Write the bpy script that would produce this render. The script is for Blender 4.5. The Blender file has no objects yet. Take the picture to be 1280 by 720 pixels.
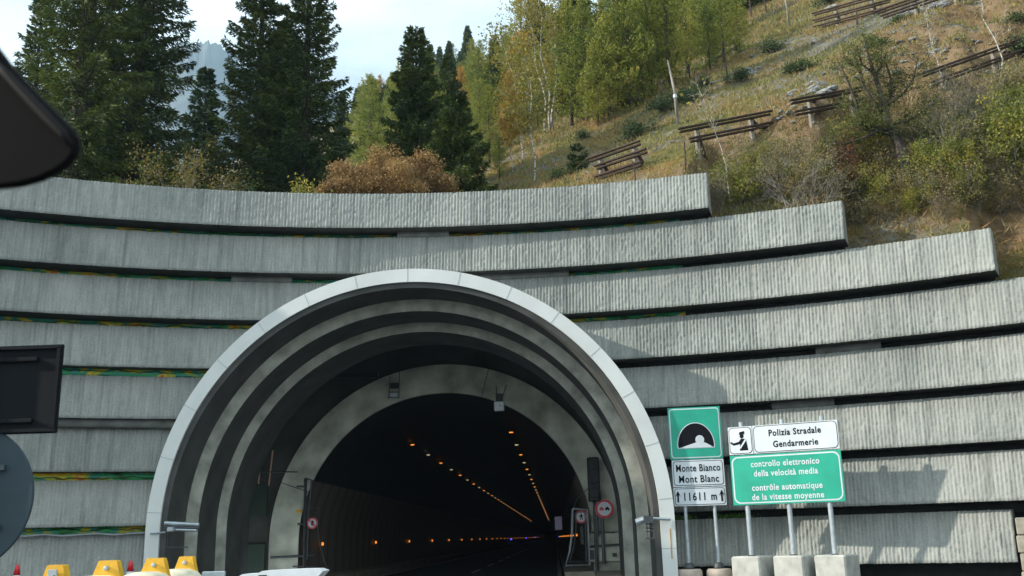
import bpy, math, random
import numpy as np
from mathutils import Vector, Matrix, noise
rnd = random.Random(7); rng = np.random.default_rng(11)
S = bpy.context.scene; COL = S.collection
R = math.radians; PI = math.pi
# ------------------------------------------------------------ camera, sky, sun, exposure
EYE, PITCH, YAW, ROLL, FPX = 1.25, .2457, -.0365, .0262, 1245.5
fw = Vector((math.sin(YAW)*math.cos(PITCH), math.cos(YAW)*math.cos(PITCH), math.sin(PITCH)))
r0 = Vector((math.cos(YAW), -math.sin(YAW), 0)); u0 = r0.cross(fw)
rt = r0*math.cos(ROLL)-u0*math.sin(ROLL); up = u0*math.cos(ROLL)+r0*math.sin(ROLL)
cam = bpy.data.objects.new('camera', bpy.data.cameras.new('camera')); COL.objects.link(cam)
M3 = Matrix((rt, up, -fw)).transposed()
cam.matrix_world = Matrix.Translation((0, 0, EYE)) @ M3.to_4x4()
cam.data.sensor_width = 36; cam.data.lens = FPX/1280*36
cam.data.clip_start = .05; cam.data.clip_end = 20000
cam.data.dof.use_dof = True; cam.data.dof.focus_distance = 23; cam.data.dof.aperture_fstop = 9
S.camera = cam
SUN_AZ, SUN_EL = R(-100), R(25)       # azimuth of the sun measured from +Y towards +X
sd = Vector((math.sin(SUN_AZ)*math.cos(SUN_EL), math.cos(SUN_AZ)*math.cos(SUN_EL), math.sin(SUN_EL)))
W = bpy.data.worlds.new('World'); S.world = W; W.use_nodes = True
nt = W.node_tree; N = nt.nodes; LK = nt.links
bg = N['Background']; bg.inputs['Strength'].default_value = .077
sky = N.new('ShaderNodeTexSky'); sky.sky_type = 'NISHITA'; sky.sun_disc = False
sky.sun_elevation = SUN_EL; sky.sun_rotation = SUN_AZ; sky.air_density = 1.0; sky.dust_density = 1.4; sky.altitude = 1300
tc = N.new('ShaderNodeTexCoord'); mp = N.new('ShaderNodeMapping'); mp.inputs['Scale'].default_value = (1, 1, 2.6)
nz = N.new('ShaderNodeTexNoise'); nz.inputs['Scale'].default_value = 1.9; nz.inputs['Detail'].default_value = 7; nz.inputs['Roughness'].default_value = .55
cr = N.new('ShaderNodeValToRGB'); cr.color_ramp.elements[0].position = .36; cr.color_ramp.elements[1].position = .60
mix = N.new('ShaderNodeMixRGB'); mix.inputs['Color2'].default_value = (15.5, 18.0, 18.8, 1)
LK.new(tc.outputs['Generated'], mp.inputs['Vector']); LK.new(mp.outputs[0], nz.inputs['Vector']); LK.new(nz.outputs['Fac'], cr.inputs['Fac'])
mm = N.new('ShaderNodeMath'); mm.operation = 'MULTIPLY_ADD'; mm.inputs[1].default_value = .55; mm.inputs[2].default_value = .42
LK.new(cr.outputs['Color'], mm.inputs[0]); LK.new(mm.outputs[0], mix.inputs['Fac'])
LK.new(sky.outputs['Color'], mix.inputs['Color1']); LK.new(mix.outputs[0], bg.inputs['Color'])
sl = bpy.data.lights.new('sun', 'SUN'); sl.energy = 4.8; sl.angle = R(.9); sl.color = (1, .925, .81)
so = bpy.data.objects.new('sun', sl); COL.objects.link(so); so.rotation_euler = sd.to_track_quat('Z', 'Y').to_euler()
so.location = (-30, 0, 40)
S.view_settings.view_transform = 'Standard'; S.view_settings.look = 'None'; S.view_settings.gamma = 1
S.view_settings.exposure = 0.4; S.view_settings.use_curve_mapping = False
S.cycles.max_bounces = 6; S.cycles.diffuse_bounces = 3; S.cycles.glossy_bounces = 2; S.cycles.transmission_bounces = 3
S.cycles.volume_bounces = 0; S.cycles.use_denoising = True
try: S.cycles.denoiser = 'OPENIMAGEDENOISE'
except Exception: pass

def ray(x, y):
    return rt*((x-640)/FPX)+up*((360-y)/FPX)+fw
def at_y(x, y, Y):
    d = ray(x, y); return Vector((0, 0, EYE))+d*(Y/d.y)

# ------------------------------------------------------------ materials
def newmat(name):
    m = bpy.data.materials.new(name); m.use_nodes = True
    return m, m.node_tree.nodes, m.node_tree.links, m.node_tree.nodes['Principled BSDF']
def simple(name, col, rough=.6, metal=0., var=.12, scale=6, bump=.0, spec=.5, emit=None, es=0):
    m, n, l, b = newmat(name)
    b.inputs['Roughness'].default_value = rough; b.inputs['Metallic'].default_value = metal
    b.inputs['Specular IOR Level'].default_value = spec
    if var > 0:
        t = n.new('ShaderNodeTexCoord'); z = n.new('ShaderNodeTexNoise'); z.inputs['Scale'].default_value = scale; z.inputs['Detail'].default_value = 6
        l.new(t.outputs['Object'], z.inputs['Vector'])
        c = n.new('ShaderNodeValToRGB'); c.color_ramp.elements[0].position = .3; c.color_ramp.elements[1].position = .7
        c.color_ramp.elements[0].color = tuple(v*(1-var) for v in col)+(1,); c.color_ramp.elements[1].color = tuple(min(1, v*(1+var)) for v in col)+(1,)
        l.new(z.outputs['Fac'], c.inputs['Fac']); l.new(c.outputs['Color'], b.inputs['Base Color'])
        if bump:
            bp = n.new('ShaderNodeBump'); bp.inputs['Strength'].default_value = bump; bp.inputs['Distance'].default_value = .02
            l.new(z.outputs['Fac'], bp.inputs['Height']); l.new(bp.outputs[0], b.inputs['Normal'])
    else: b.inputs['Base Color'].default_value = col+(1,)
    if emit: b.inputs['Emission Color'].default_value = emit+(1,); b.inputs['Emission Strength'].default_value = es
    return m
def ramp(n, pts):
    c = n.new('ShaderNodeValToRGB'); e = c.color_ramp.elements
    e[0].position = pts[0][0]; e[0].color = pts[0][1]+(1,)
    e[1].position = pts[-1][0]; e[1].color = pts[-1][1]+(1,)
    for p, q in pts[1:-1]: k = e.new(p); k.color = q+(1,)
    return c
def leafmat(name, cols, trans=.25, oscale=.45):
    """leaf colour differs from leaf to leaf, from clump to clump and from tree to tree"""
    m, n, l, b = newmat(name)
    g = n.new('ShaderNodeNewGeometry'); o = n.new('ShaderNodeObjectInfo'); t = n.new('ShaderNodeTexCoord')
    z = n.new('ShaderNodeTexNoise'); z.inputs['Scale'].default_value = oscale; z.inputs['Detail'].default_value = 3
    l.new(t.outputs['Object'], z.inputs['Vector'])
    a1 = n.new('ShaderNodeMath'); a1.operation = 'MULTIPLY_ADD'; a1.inputs[1].default_value = .45; l.new(g.outputs['Random Per Island'], a1.inputs[0])
    a2 = n.new('ShaderNodeMath'); a2.operation = 'MULTIPLY_ADD'; a2.inputs[1].default_value = 1.5; a2.inputs[2].default_value = -.62; l.new(z.outputs['Fac'], a2.inputs[0])
    l.new(a2.outputs[0], a1.inputs[2])
    a3 = n.new('ShaderNodeMath'); a3.operation = 'MULTIPLY_ADD'; a3.inputs[1].default_value = .36; l.new(o.outputs['Random'], a3.inputs[0]); l.new(a1.outputs[0], a3.inputs[2])
    c = ramp(n, [(i/(len(cols)-1), q) for i, q in enumerate(cols)])
    l.new(a3.outputs[0], c.inputs['Fac']); l.new(c.outputs['Color'], b.inputs['Base Color'])
    b.inputs['Roughness'].default_value = .6; b.inputs['Specular IOR Level'].default_value = .25
    tr = n.new('ShaderNodeBsdfTranslucent'); l.new(c.outputs['Color'], tr.inputs['Color'])
    ms = n.new('ShaderNodeMixShader'); ms.inputs[0].default_value = trans
    l.new(b.outputs[0], ms.inputs[1]); l.new(tr.outputs[0], ms.inputs[2]); l.new(ms.outputs[0], n['Material Output'].inputs['Surface'])
    return m
def concrete_ribbed():
    m, n, l, b = newmat('ribbed_concrete'); b.inputs['Roughness'].default_value = .92; b.inputs['Specular IOR Level'].default_value = .2
    uv = n.new('ShaderNodeUVMap')
    mp = n.new('ShaderNodeMapping'); mp.inputs['Scale'].default_value = (3.2, .35, 1); l.new(uv.outputs[0], mp.inputs[0])
    z1 = n.new('ShaderNodeTexNoise'); z1.inputs['Scale'].default_value = 2.7; z1.inputs['Detail'].default_value = 8; z1.inputs['Roughness'].default_value = .65; l.new(mp.outputs[0], z1.inputs['Vector'])
    z2 = n.new('ShaderNodeTexNoise'); z2.inputs['Scale'].default_value = .55; z2.inputs['Detail'].default_value = 5; l.new(uv.outputs[0], z2.inputs['Vector'])
    z3 = n.new('ShaderNodeTexNoise'); z3.inputs['Scale'].default_value = 26; z3.inputs['Detail'].default_value = 5; l.new(uv.outputs[0], z3.inputs['Vector'])
    sx = n.new('ShaderNodeSeparateXYZ'); l.new(uv.outputs[0], sx.inputs[0])
    dv = n.new('ShaderNodeMath'); dv.operation = 'DIVIDE'; dv.inputs[1].default_value = 3.31; l.new(sx.outputs['X'], dv.inputs[0])
    fl = n.new('ShaderNodeMath'); fl.operation = 'FLOOR'; l.new(dv.outputs[0], fl.inputs[0])
    f2 = n.new('ShaderNodeMath'); f2.operation = 'FLOOR'; d2 = n.new('ShaderNodeMath'); d2.operation = 'DIVIDE'; d2.inputs[1].default_value = 10; l.new(sx.outputs['Y'], d2.inputs[0]); l.new(d2.outputs[0], f2.inputs[0])
    cb = n.new('ShaderNodeCombineXYZ'); l.new(fl.outputs[0], cb.inputs[0]); l.new(f2.outputs[0], cb.inputs[1])
    wn = n.new('ShaderNodeTexWhiteNoise'); wn.noise_dimensions = '2D'; l.new(cb.outputs[0], wn.inputs['Vector'])
    def ma(op, a, bb, c=None):
        q = n.new('ShaderNodeMath'); q.operation = op
        for i, v in enumerate((a, bb, c)):
            if v is None: continue
            if isinstance(v, (int, float)): q.inputs[i].default_value = v
            else: l.new(v, q.inputs[i])
        return q.outputs[0]
    v = ma('MULTIPLY_ADD', z1.outputs['Fac'], .56, .07)
    v = ma('MULTIPLY_ADD', z2.outputs['Fac'], .5, v)
    v = ma('MULTIPLY_ADD', z3.outputs['Fac'], .36, v)
    v = ma('MULTIPLY_ADD', wn.outputs['Value'], .13, v)
    c = ramp(n, [(.42, (.066, .076, .074)), (.58, (.140, .154, .146)), (.76, (.205, .220, .206)), (.95, (.30, .312, .29))])
    l.new(v, c.inputs['Fac'])
    # grime hanging down from the top edge and rising from the bottom edge of every band, and long dark drips
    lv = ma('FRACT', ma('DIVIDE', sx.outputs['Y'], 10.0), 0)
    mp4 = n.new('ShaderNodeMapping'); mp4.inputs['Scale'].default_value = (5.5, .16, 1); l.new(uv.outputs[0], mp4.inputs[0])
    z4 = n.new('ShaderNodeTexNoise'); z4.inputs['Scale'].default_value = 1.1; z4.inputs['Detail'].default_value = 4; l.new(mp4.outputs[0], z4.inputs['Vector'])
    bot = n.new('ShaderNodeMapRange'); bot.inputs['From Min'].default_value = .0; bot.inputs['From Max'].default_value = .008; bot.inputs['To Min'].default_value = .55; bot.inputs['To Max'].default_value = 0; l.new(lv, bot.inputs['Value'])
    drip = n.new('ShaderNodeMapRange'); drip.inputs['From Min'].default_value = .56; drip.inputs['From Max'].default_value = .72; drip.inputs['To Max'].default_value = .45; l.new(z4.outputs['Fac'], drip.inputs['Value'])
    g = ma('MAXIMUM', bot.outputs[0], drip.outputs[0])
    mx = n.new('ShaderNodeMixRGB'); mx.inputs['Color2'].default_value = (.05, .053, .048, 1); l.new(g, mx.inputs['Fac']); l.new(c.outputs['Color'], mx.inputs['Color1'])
    l.new(mx.outputs[0], b.inputs['Base Color'])
    bp = n.new('ShaderNodeBump'); bp.inputs['Strength'].default_value = .7; bp.inputs['Distance'].default_value = .012
    l.new(z3.outputs['Fac'], bp.inputs['Height']); l.new(bp.outputs[0], b.inputs['Normal'])
    return m
def mural_mat():
    m, n, l, b = newmat('painted_mural'); b.inputs['Roughness'].default_value = .5
    uv = n.new('ShaderNodeUVMap'); mp = n.new('ShaderNodeMapping'); mp.inputs['Scale'].default_value = (1.0, 1.6, 1); l.new(uv.outputs[0], mp.inputs[0])
    z = n.new('ShaderNodeTexNoise'); z.inputs['Scale'].default_value = 1.1; z.inputs['Detail'].default_value = 3; z.inputs['Distortion'].default_value = 1.6; l.new(mp.outputs[0], z.inputs['Vector'])
    c = ramp(n, [(.28, (.03, .10, .03)), (.42, (.03, .42, .12)), (.50, (.04, .30, .26)), (.56, (.36, .52, .04)), (.63, (.85, .58, .03)), (.70, (.75, .20, .03)), (.80, (.15, .25, .05))]); l.new(z.outputs['Fac'], c.inputs['Fac'])
    w = n.new('ShaderNodeTexWave'); w.wave_type = 'RINGS'; w.inputs['Scale'].default_value = 1.6; w.inputs['Distortion'].default_value = 7; w.inputs['Detail'].default_value = 2; l.new(mp.outputs[0], w.inputs['Vector'])
    c2 = ramp(n, [(.08, (0, 0, 0)), (.2, (1, 1, 1))]); l.new(w.outputs['Fac'], c2.inputs['Fac'])
    mx = n.new('ShaderNodeMixRGB'); mx.blend_type = 'MULTIPLY'; mx.inputs['Fac'].default_value = .8
    l.new(c.outputs['Color'], mx.inputs['Color1']); l.new(c2.outputs['Color'], mx.inputs['Color2']); l.new(mx.outputs[0], b.inputs['Base Color'])
    return m
def terrain_mat():
    m, n, l, b = newmat('hillside_ground'); b.inputs['Roughness'].default_value = .95; b.inputs['Specular IOR Level'].default_value = .15
    t = n.new('ShaderNodeTexCoord')
    def nz(s, d=6, r=.6):
        z = n.new('ShaderNodeTexNoise'); z.inputs['Scale'].default_value = s; z.inputs['Detail'].default_value = d; z.inputs['Roughness'].default_value = r; l.new(t.outputs['Object'], z.inputs['Vector']); return z.outputs['Fac']
    g = ramp(n, [(.30, (.055, .07, .02)), (.42, (.13, .125, .035)), (.50, (.21, .165, .05)), (.58, (.24, .14, .045)), (.68, (.20, .12, .05)), (.8, (.11, .10, .04))]); l.new(nz(.35, 9, .72), g.inputs['Fac'])
    st = ramp(n, [(.35, (.11, .10, .07)), (.55, (.20, .19, .16)), (.72, (.34, .335, .32))]); l.new(nz(2.6, 8, .75), st.inputs['Fac'])
    k = ramp(n, [(.465, (0, 0, 0)), (.545, (1, 1, 1))]); l.new(nz(.42, 10, .82), k.inputs['Fac'])
    vd = n.new('ShaderNodeVectorMath'); vd.operation = 'DISTANCE'; vd.inputs[1].default_value = (13.5, 31.5, 18.5); l.new(t.outputs['Object'], vd.inputs[0])
    vm = n.new('ShaderNodeMapRange'); vm.inputs['From Min'].default_value = 4; vm.inputs['From Max'].default_value = 9; vm.inputs['To Min'].default_value = .13; vm.inputs['To Max'].default_value = 0; l.new(vd.outputs['Value'], vm.inputs['Value'])
    ad = n.new('ShaderNodeMath'); ad.operation = 'ADD'; l.new(nz(.42, 10, .82), ad.inputs[0]); l.new(vm.outputs[0], ad.inputs[1]); l.new(ad.outputs[0], k.inputs['Fac'])
    m1 = n.new('ShaderNodeMixRGB'); l.new(k.outputs[0], m1.inputs['Fac']); l.new(g.outputs[0], m1.inputs['Color1']); l.new(st.outputs[0], m1.inputs['Color2'])
    ge = n.new('ShaderNodeNewGeometry'); s = n.new('ShaderNodeSeparateXYZ'); l.new(ge.outputs['True Normal'], s.inputs[0])
    ek = n.new('ShaderNodeMapRange'); ek.inputs['From Min'].default_value = .67; ek.inputs['From Max'].default_value = .58; l.new(s.outputs['Z'], ek.inputs['Value'])
    ec = ramp(n, [(.3, (.10, .065, .035)), (.5, (.24, .165, .09)), (.7, (.36, .27, .17))]); l.new(nz(1.3, 8, .7), ec.inputs['Fac'])
    m2 = n.new('ShaderNodeMixRGB'); l.new(ek.outputs[0], m2.inputs['Fac']); l.new(m1.outputs[0], m2.inputs['Color1']); l.new(ec.outputs[0], m2.inputs['Color2'])
    l.new(m2.outputs[0], b.inputs['Base Color'])
    bp = n.new('ShaderNodeBump'); bp.inputs['Strength'].default_value = 1; bp.inputs['Distance'].default_value = .25; l.new(nz(3, 8, .75), bp.inputs['Height']); l.new(bp.outputs[0], b.inputs['Normal'])
    return m
def tunnel_mat():
    m, n, l, b = newmat('tunnel_lining'); b.inputs['Roughness'].default_value = .55
    t = n.new('ShaderNodeTexCoord'); s = n.new('ShaderNodeSeparateXYZ'); l.new(t.outputs['Object'], s.inputs[0])
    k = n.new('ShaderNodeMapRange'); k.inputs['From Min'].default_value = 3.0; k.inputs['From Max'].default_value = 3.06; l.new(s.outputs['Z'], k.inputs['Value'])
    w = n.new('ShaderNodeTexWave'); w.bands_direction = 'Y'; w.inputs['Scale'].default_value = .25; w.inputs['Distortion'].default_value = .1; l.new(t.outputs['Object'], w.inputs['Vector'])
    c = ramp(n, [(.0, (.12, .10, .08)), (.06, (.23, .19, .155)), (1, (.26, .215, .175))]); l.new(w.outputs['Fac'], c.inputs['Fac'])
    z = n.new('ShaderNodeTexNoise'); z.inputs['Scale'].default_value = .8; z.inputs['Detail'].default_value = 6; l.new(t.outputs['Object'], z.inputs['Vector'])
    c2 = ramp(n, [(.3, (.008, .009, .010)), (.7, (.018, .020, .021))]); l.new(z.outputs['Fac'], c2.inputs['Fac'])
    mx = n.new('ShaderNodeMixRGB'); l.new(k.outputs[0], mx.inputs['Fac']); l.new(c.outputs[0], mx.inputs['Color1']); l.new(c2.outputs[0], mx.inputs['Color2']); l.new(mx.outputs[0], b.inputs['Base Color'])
    return m
def bark_mat(name, a, c_, bands=False):
    m, n, l, b = newmat(name); b.inputs['Roughness'].default_value = .85
    t = n.new('ShaderNodeTexCoord'); mp = n.new('ShaderNodeMapping'); mp.inputs['Scale'].default_value = (1, 1, 6) if bands else (6, 6, 1); l.new(t.outputs['Object'], mp.inputs[0])
    z = n.new('ShaderNodeTexNoise'); z.inputs['Scale'].default_value = 2.2; z.inputs['Detail'].default_value = 5; l.new(mp.outputs[0], z.inputs['Vector'])
    c = ramp(n, [(.42, a), (.5 if bands else .65, c_)]); l.new(z.outputs['Fac'], c.inputs['Fac']); l.new(c.outputs[0], b.inputs['Base Color'])
    return m

M = dict(
 wall=concrete_ribbed(), mural=mural_mat(), terrain=terrain_mat(), lining=tunnel_mat(),
 under=simple('shade_dark_underside', (.035, .037, .033), .95, var=.4, scale=3),  # near-black tone stands in for the shade under the bands
 infill=simple('plain_concrete_infill', (.13, .135, .125), .9, var=.35, scale=3),
 white=simple('white_painted_concrete', (.62, .645, .63), .65, var=.08, scale=1.2),
 rib=simple('grey_concrete_rib', (.40, .405, .35), .9, var=.4, scale=2.5, bump=.3),
 soffit=simple('shade_dark_soffit', (.06, .062, .058), .9, var=.35, scale=1.5, bump=.3),  # base colour darkened to deepen the shade of the soffits
 ring=simple('weathered_ring_concrete', (.46, .465, .385), .85, var=.45, scale=1.3, bump=.3),
 black=simple('slot_shade_black', (.02, .021, .02), .95, var=.3),  # black that stands in for shade deep in the wall slots
 facade=simple('sooty_back_wall', (.055, .056, .05), .9, var=.4, scale=1.1),
 joint=simple('joint_mastic', (.42, .45, .45), .9, var=.1),
 rust=simple('rust_stain', (.42, .24, .09), .9, var=.3, scale=8),
 steel=simple('galvanised_steel', (.38, .43, .46), .45, metal=.55, var=.15, scale=9),
 dsteel=simple('dark_steel', (.06, .065, .07), .5, metal=.3, var=.2),
 blk=simple('black_housing', (.012, .012, .013), .5, var=.2),
 asphalt=simple('asphalt', (.05, .05, .052), .9, var=.25, scale=14, bump=.3),
 line=simple('road_paint', (.6, .6, .57), .7, var=.2, scale=9),
 kerb=simple('walkway_concrete', (.33, .29, .23), .9, var=.25, scale=3),
 green=simple('green_sign_sheeting', (.006, .31, .21), .45, var=.13, scale=2.5),
 swhite=simple('white_sign_sheeting', (.54, .59, .63), .45, var=.10, scale=2),
 sblack=simple('black_sign_film', (.008, .009, .013), .85, var=.1, spec=.1),
 sred=simple('red_sign_film', (.55, .03, .035), .45, var=.06),
 block=simple('cast_concrete_block', (.36, .37, .34), .85, var=.18, scale=5, bump=.4),
 planter=simple('pinkish_concrete_base', (.40, .34, .28), .85, var=.22, scale=5, bump=.4),
 yellow=simple('yellow_plastic', (.68, .37, .015), .5, var=.2, scale=9),
 cream=simple('cream_plastic', (.58, .54, .40), .5, var=.3, scale=6),
 wplast=simple('white_plastic', (.72, .76, .80), .35, var=.05),
 navy=simple('navy_plastic', (.02, .035, .09), .35, var=.1),
 red=simple('red_plastic', (.62, .02, .03), .4, var=.1),
 signback=simple('blue_grey_sign_back', (.040, .060, .072), .75, var=.16, scale=3, spec=.15),
 panelback=simple('dark_panel_back', (.007, .009, .012), .75, var=.25, scale=3, spec=.12),
 mirror_blk=simple('black_mirror_plastic', (.002, .0022, .0025), .8, var=.2, scale=20, spec=.1),
 mirror_gloss=simple('painted_gloss_plastic', (.007, .007, .008), .7, var=.2, scale=20, spec=.15),  # lighter tone paints in the glossy stripe along the housing edge
 glass=simple('mirror_glass', (.6, .6, .62), .05, metal=1, var=0),
 wood=simple('weathered_brown_timber', (.048, .029, .022), .9, var=.4, scale=7, bump=.5),
 post=simple('grey_timber_post', (.22, .20, .17), .9, var=.35, scale=8, bump=.5),
 greenpanel=simple('green_screen_panel', (.025, .045, .03), .6, var=.2, scale=2),
 lit_tube=simple('lit_orange_tube', (.65, .40, .27), .4, metal=.2, var=.1),  # pale orange stands in for light falling on these tubes
 rock=simple('pale_limestone', (.21, .22, .22), .95, var=.45, scale=3.5, bump=1.0),
 mount=simple('far_rock', (.075, .08, .078), .95, var=.5, scale=.02),
 barkd=bark_mat('dark_bark', (.03, .024, .019), (.085, .068, .055)),
 barkg=bark_mat('grey_bark', (.13, .12, .10), (.30, .28, .24)),
 birch=bark_mat('birch_bark', (.10, .095, .085), (.42, .41, .37), True),
 spruce=leafmat('spruce_needles', [(.018, .036, .008), (.036, .064, .012), (.08, .11, .018), (.14, .165, .03)], .2, .35),
 spruce2=leafmat('young_spruce_needles', [(.02, .045, .02), (.04, .08, .03), (.075, .115, .04)], .2, .4),
 larch=leafmat('larch_needles', [(.09, .13, .022), (.16, .20, .032), (.25, .26, .042), (.36, .29, .048)], .35, .3),
 larcho=leafmat('orange_larch_needles', [(.20, .15, .03), (.38, .23, .04), (.48, .22, .04)], .3, .3),
 crook=leafmat('olive_larch_needles', [(.055, .075, .014), (.10, .12, .022), (.18, .18, .035)], .25, .6),
 birchl=leafmat('birch_leaves', [(.13, .14, .03), (.23, .20, .04), (.36, .25, .05)], .35, .5),
 orange=leafmat('orange_leaves', [(.10, .10, .03), (.17, .11, .045), (.27, .16, .07), (.38, .26, .09)], .3, 1.0),
 yell=leafmat('yellow_green_leaves', [(.06, .085, .02), (.13, .155, .03), (.25, .24, .04), (.38, .30, .05)], .35, .9),
 ochre=leafmat('ochre_leaves', [(.07, .075, .02), (.16, .13, .03), (.28, .19, .04)], .3, .9),
 brown=leafmat('brown_leaves', [(.09, .08, .035), (.17, .14, .065), (.26, .19, .085), (.32, .26, .08)], .25, .9),
 redl=leafmat('red_leaves', [(.11, .065, .03), (.25, .09, .045), (.38, .14, .06)], .3, 1.0),
 olive=leafmat('dull_leaves', [(.10, .10, .04), (.19, .17, .07), (.30, .24, .10)], .25, .9),
 juniper=leafmat('juniper_leaves', [(.035, .06, .02), (.06, .09, .03), (.10, .12, .04)], .15, .9),
 grass=leafmat('hill_grass_blades', [(.10, .12, .03), (.18, .18, .055), (.28, .23, .09), (.30, .17, .07), (.38, .33, .18)], .3, .5),
 tuft=leafmat('weed_leaves', [(.06, .16, .03), (.12, .28, .04)], .3, 3),
)
def lampmat(name, c, s): return simple(name, (.1, .1, .1), var=0, emit=c, es=s)
M['l_or'] = lampmat('orange_lamp', (1, .30, .04), 1.15); M['l_wh'] = lampmat('pale_lamp', (1, .85, .5), .45)
M['l_mk'] = lampmat('orange_marker', (1, .30, .04), .9)
M['l_bl'] = lampmat('blue_lamp', (.06, .08, 1), 1.8)

# ------------------------------------------------------------ helpers
ROOT = {}
def tag(o, label=None, cat=None, group=None, kind=None):
    if label: o['label'] = label
    if cat: o['category'] = cat
    if group: o['group'] = group
    if kind: o['kind'] = kind
    return o
def thing(name, loc, label, cat, group=None, rz=0):
    o = bpy.data.objects.new(name, None); o.empty_display_size = .2; COL.objects.link(o)
    o.location = loc; o.rotation_euler = (0, 0, rz)
    ROOT[o.name] = (Matrix.Translation(loc) @ Matrix.Rotation(rz, 4, 'Z')).inverted()
    return tag(o, label, cat, group)
def link(name, me, parent=None, local=False):
    o = bpy.data.objects.new(name, me); COL.objects.link(o)
    if parent is not None:
        r = parent
        while r.parent: r = r.parent
        if not local: me.transform(ROOT[r.name])
        o.parent = parent
    return o
class MB:
    def __init__(s): s.v = []; s.f = []; s.n = 0
    def add(s, v, f):
        b = s.n; s.v += [tuple(p) for p in v]; s.f += [tuple(i+b for i in q) for q in f]; s.n += len(v); return s
    def box(s, c, d, rz=0, R3=None, bev=0):
        x, y, z = d[0]/2, d[1]/2, d[2]/2
        m = R3 or Matrix.Rotation(rz, 3, 'Z'); c = Vector(c)
        if bev:
            e = bev; v = []
            for sz in (-1, 1):
                for zz, ins in ((z-e, 0), (z, e)) if sz > 0 else ((z, e), (z-e, 0)):
                    X, Y = x-ins, y-ins
                    for px, py in ((X-e, -Y), (X, -Y+e), (X, Y-e), (X-e, Y), (-X+e, Y), (-X, Y-e), (-X, -Y+e), (-X+e, -Y)):
                        v.append(c+m@Vector((px, py, sz*zz)))
            f = [tuple(range(7, -1, -1)), tuple(range(24, 32))]
            for k in range(3):
                for i in range(8): j = (i+1) % 8; f.append((k*8+i, k*8+j, k*8+8+j, k*8+8+i))
            return s.add(v, f)
        v = [c+m@Vector((a*x, b*y, e*z)) for e in (-1, 1) for a, b in ((-1, -1), (1, -1), (1, 1), (-1, 1))]
        return s.add(v, [(3, 2, 1, 0), (4, 5, 6, 7), (0, 1, 5, 4), (1, 2, 6, 5), (2, 3, 7, 6), (3, 0, 4, 7)])
    def tube(s, pts, rad, n=6, cap=True):
        pts = [Vector(p) for p in pts]; k = len(pts)
        if not hasattr(rad, '__len__'): rad = [rad]*k
        v = []; f = []
        a = None
        for i, p in enumerate(pts):
            t = (pts[min(i+1, k-1)]-pts[max(i-1, 0)]).normalized()
            if a is None:
                a = t.orthogonal().normalized()
            else: a = (a-t*a.dot(t)).normalized()
            b = t.cross(a)
            for j in range(n):
                w = 2*PI*j/n; v.append(p+(a*math.cos(w)+b*math.sin(w))*rad[i])
        for i in range(k-1):
            for j in range(n): f.append((i*n+j, i*n+(j+1) % n, (i+1)*n+(j+1) % n, (i+1)*n+j))
        if cap: f.append(tuple(range(n-1, -1, -1))); f.append(tuple((k-1)*n+j for j in range(n)))
        return s.add(v, f)
    def lathe(s, c, prof, n=24, axis='Z'):
        v = []; f = []; c = Vector(c)
        for r, z in prof:
            for j in range(n):
                w = 2*PI*j/n
                q = Vector((r*math.cos(w), r*math.sin(w), z)) if axis == 'Z' else Vector((r*math.cos(w), z, r*math.sin(w)))
                v.append(c+q)
        for i in range(len(prof)-1):
            for j in range(n): f.append((i*n+j, i*n+(j+1) % n, (i+1)*n+(j+1) % n, (i+1)*n+j))
        f.append(tuple(range(n-1, -1, -1))); f.append(tuple((len(prof)-1)*n+j for j in range(n)))
        return s.add(v, f)
    def prism(s, poly, fn, d0, d1):
        """poly: 2D outline; fn(a,b,d) -> 3D point; extruded from d0 to d1"""
        k = len(poly)
        v = [fn(a, b, d0) for a, b in poly]+[fn(a, b, d1) for a, b in poly]
        return s.add(v, [tuple(range(k)), tuple(range(2*k-1, k-1, -1))]+[(i, i+k, (i+1) % k+k, (i+1) % k) for i in range(k)])
    def mesh(s, name, mat, smooth=False):
        me = bpy.data.meshes.new(name); me.from_pydata(s.v, [], s.f)
        me.materials.append(mat) if mat else None
        if smooth: me.polygons.foreach_set('use_smooth', [True]*len(me.polygons))
        me.update(); return me
    def build(s, name, mat, parent=None, smooth=False, local=False):
        return link(name, s.mesh(name, mat, smooth), parent, local)
def npmesh(name, V, F, mat, uv=None, smooth=False):
    me = bpy.data.meshes.new(name); nf, k = F.shape
    me.vertices.add(len(V)); me.vertices.foreach_set('co', V.astype(np.float32).ravel())
    me.loops.add(nf*k); me.loops.foreach_set('vertex_index', F.astype(np.int32).ravel())
    me.polygons.add(nf); me.polygons.foreach_set('loop_start', np.arange(0, nf*k, k, dtype=np.int32))
    me.polygons.foreach_set('loop_total', np.full(nf, k, dtype=np.int32))
    if smooth: me.polygons.foreach_set('use_smooth', np.ones(nf, dtype=bool))
    me.materials.append(mat) if mat else None
    if uv is not None:
        l = me.uv_layers.new(name='UVMap'); l.data.foreach_set('uv', uv[F.ravel()].astype(np.float32).ravel())
    me.update(calc_edges=True); return me
def copy_tree(o, loc, rz=0, sc=1, label=None, mats=None):
    c = o.copy(); COL.objects.link(c); c.location = loc; c.rotation_euler = (0, 0, rz); c.scale = (sc, sc, sc) if not hasattr(sc, '__len__') else sc
    if label: c['label'] = label
    for ch in o.children:
        d = ch.copy(); COL.objects.link(d); d.parent = c
    return c

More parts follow.
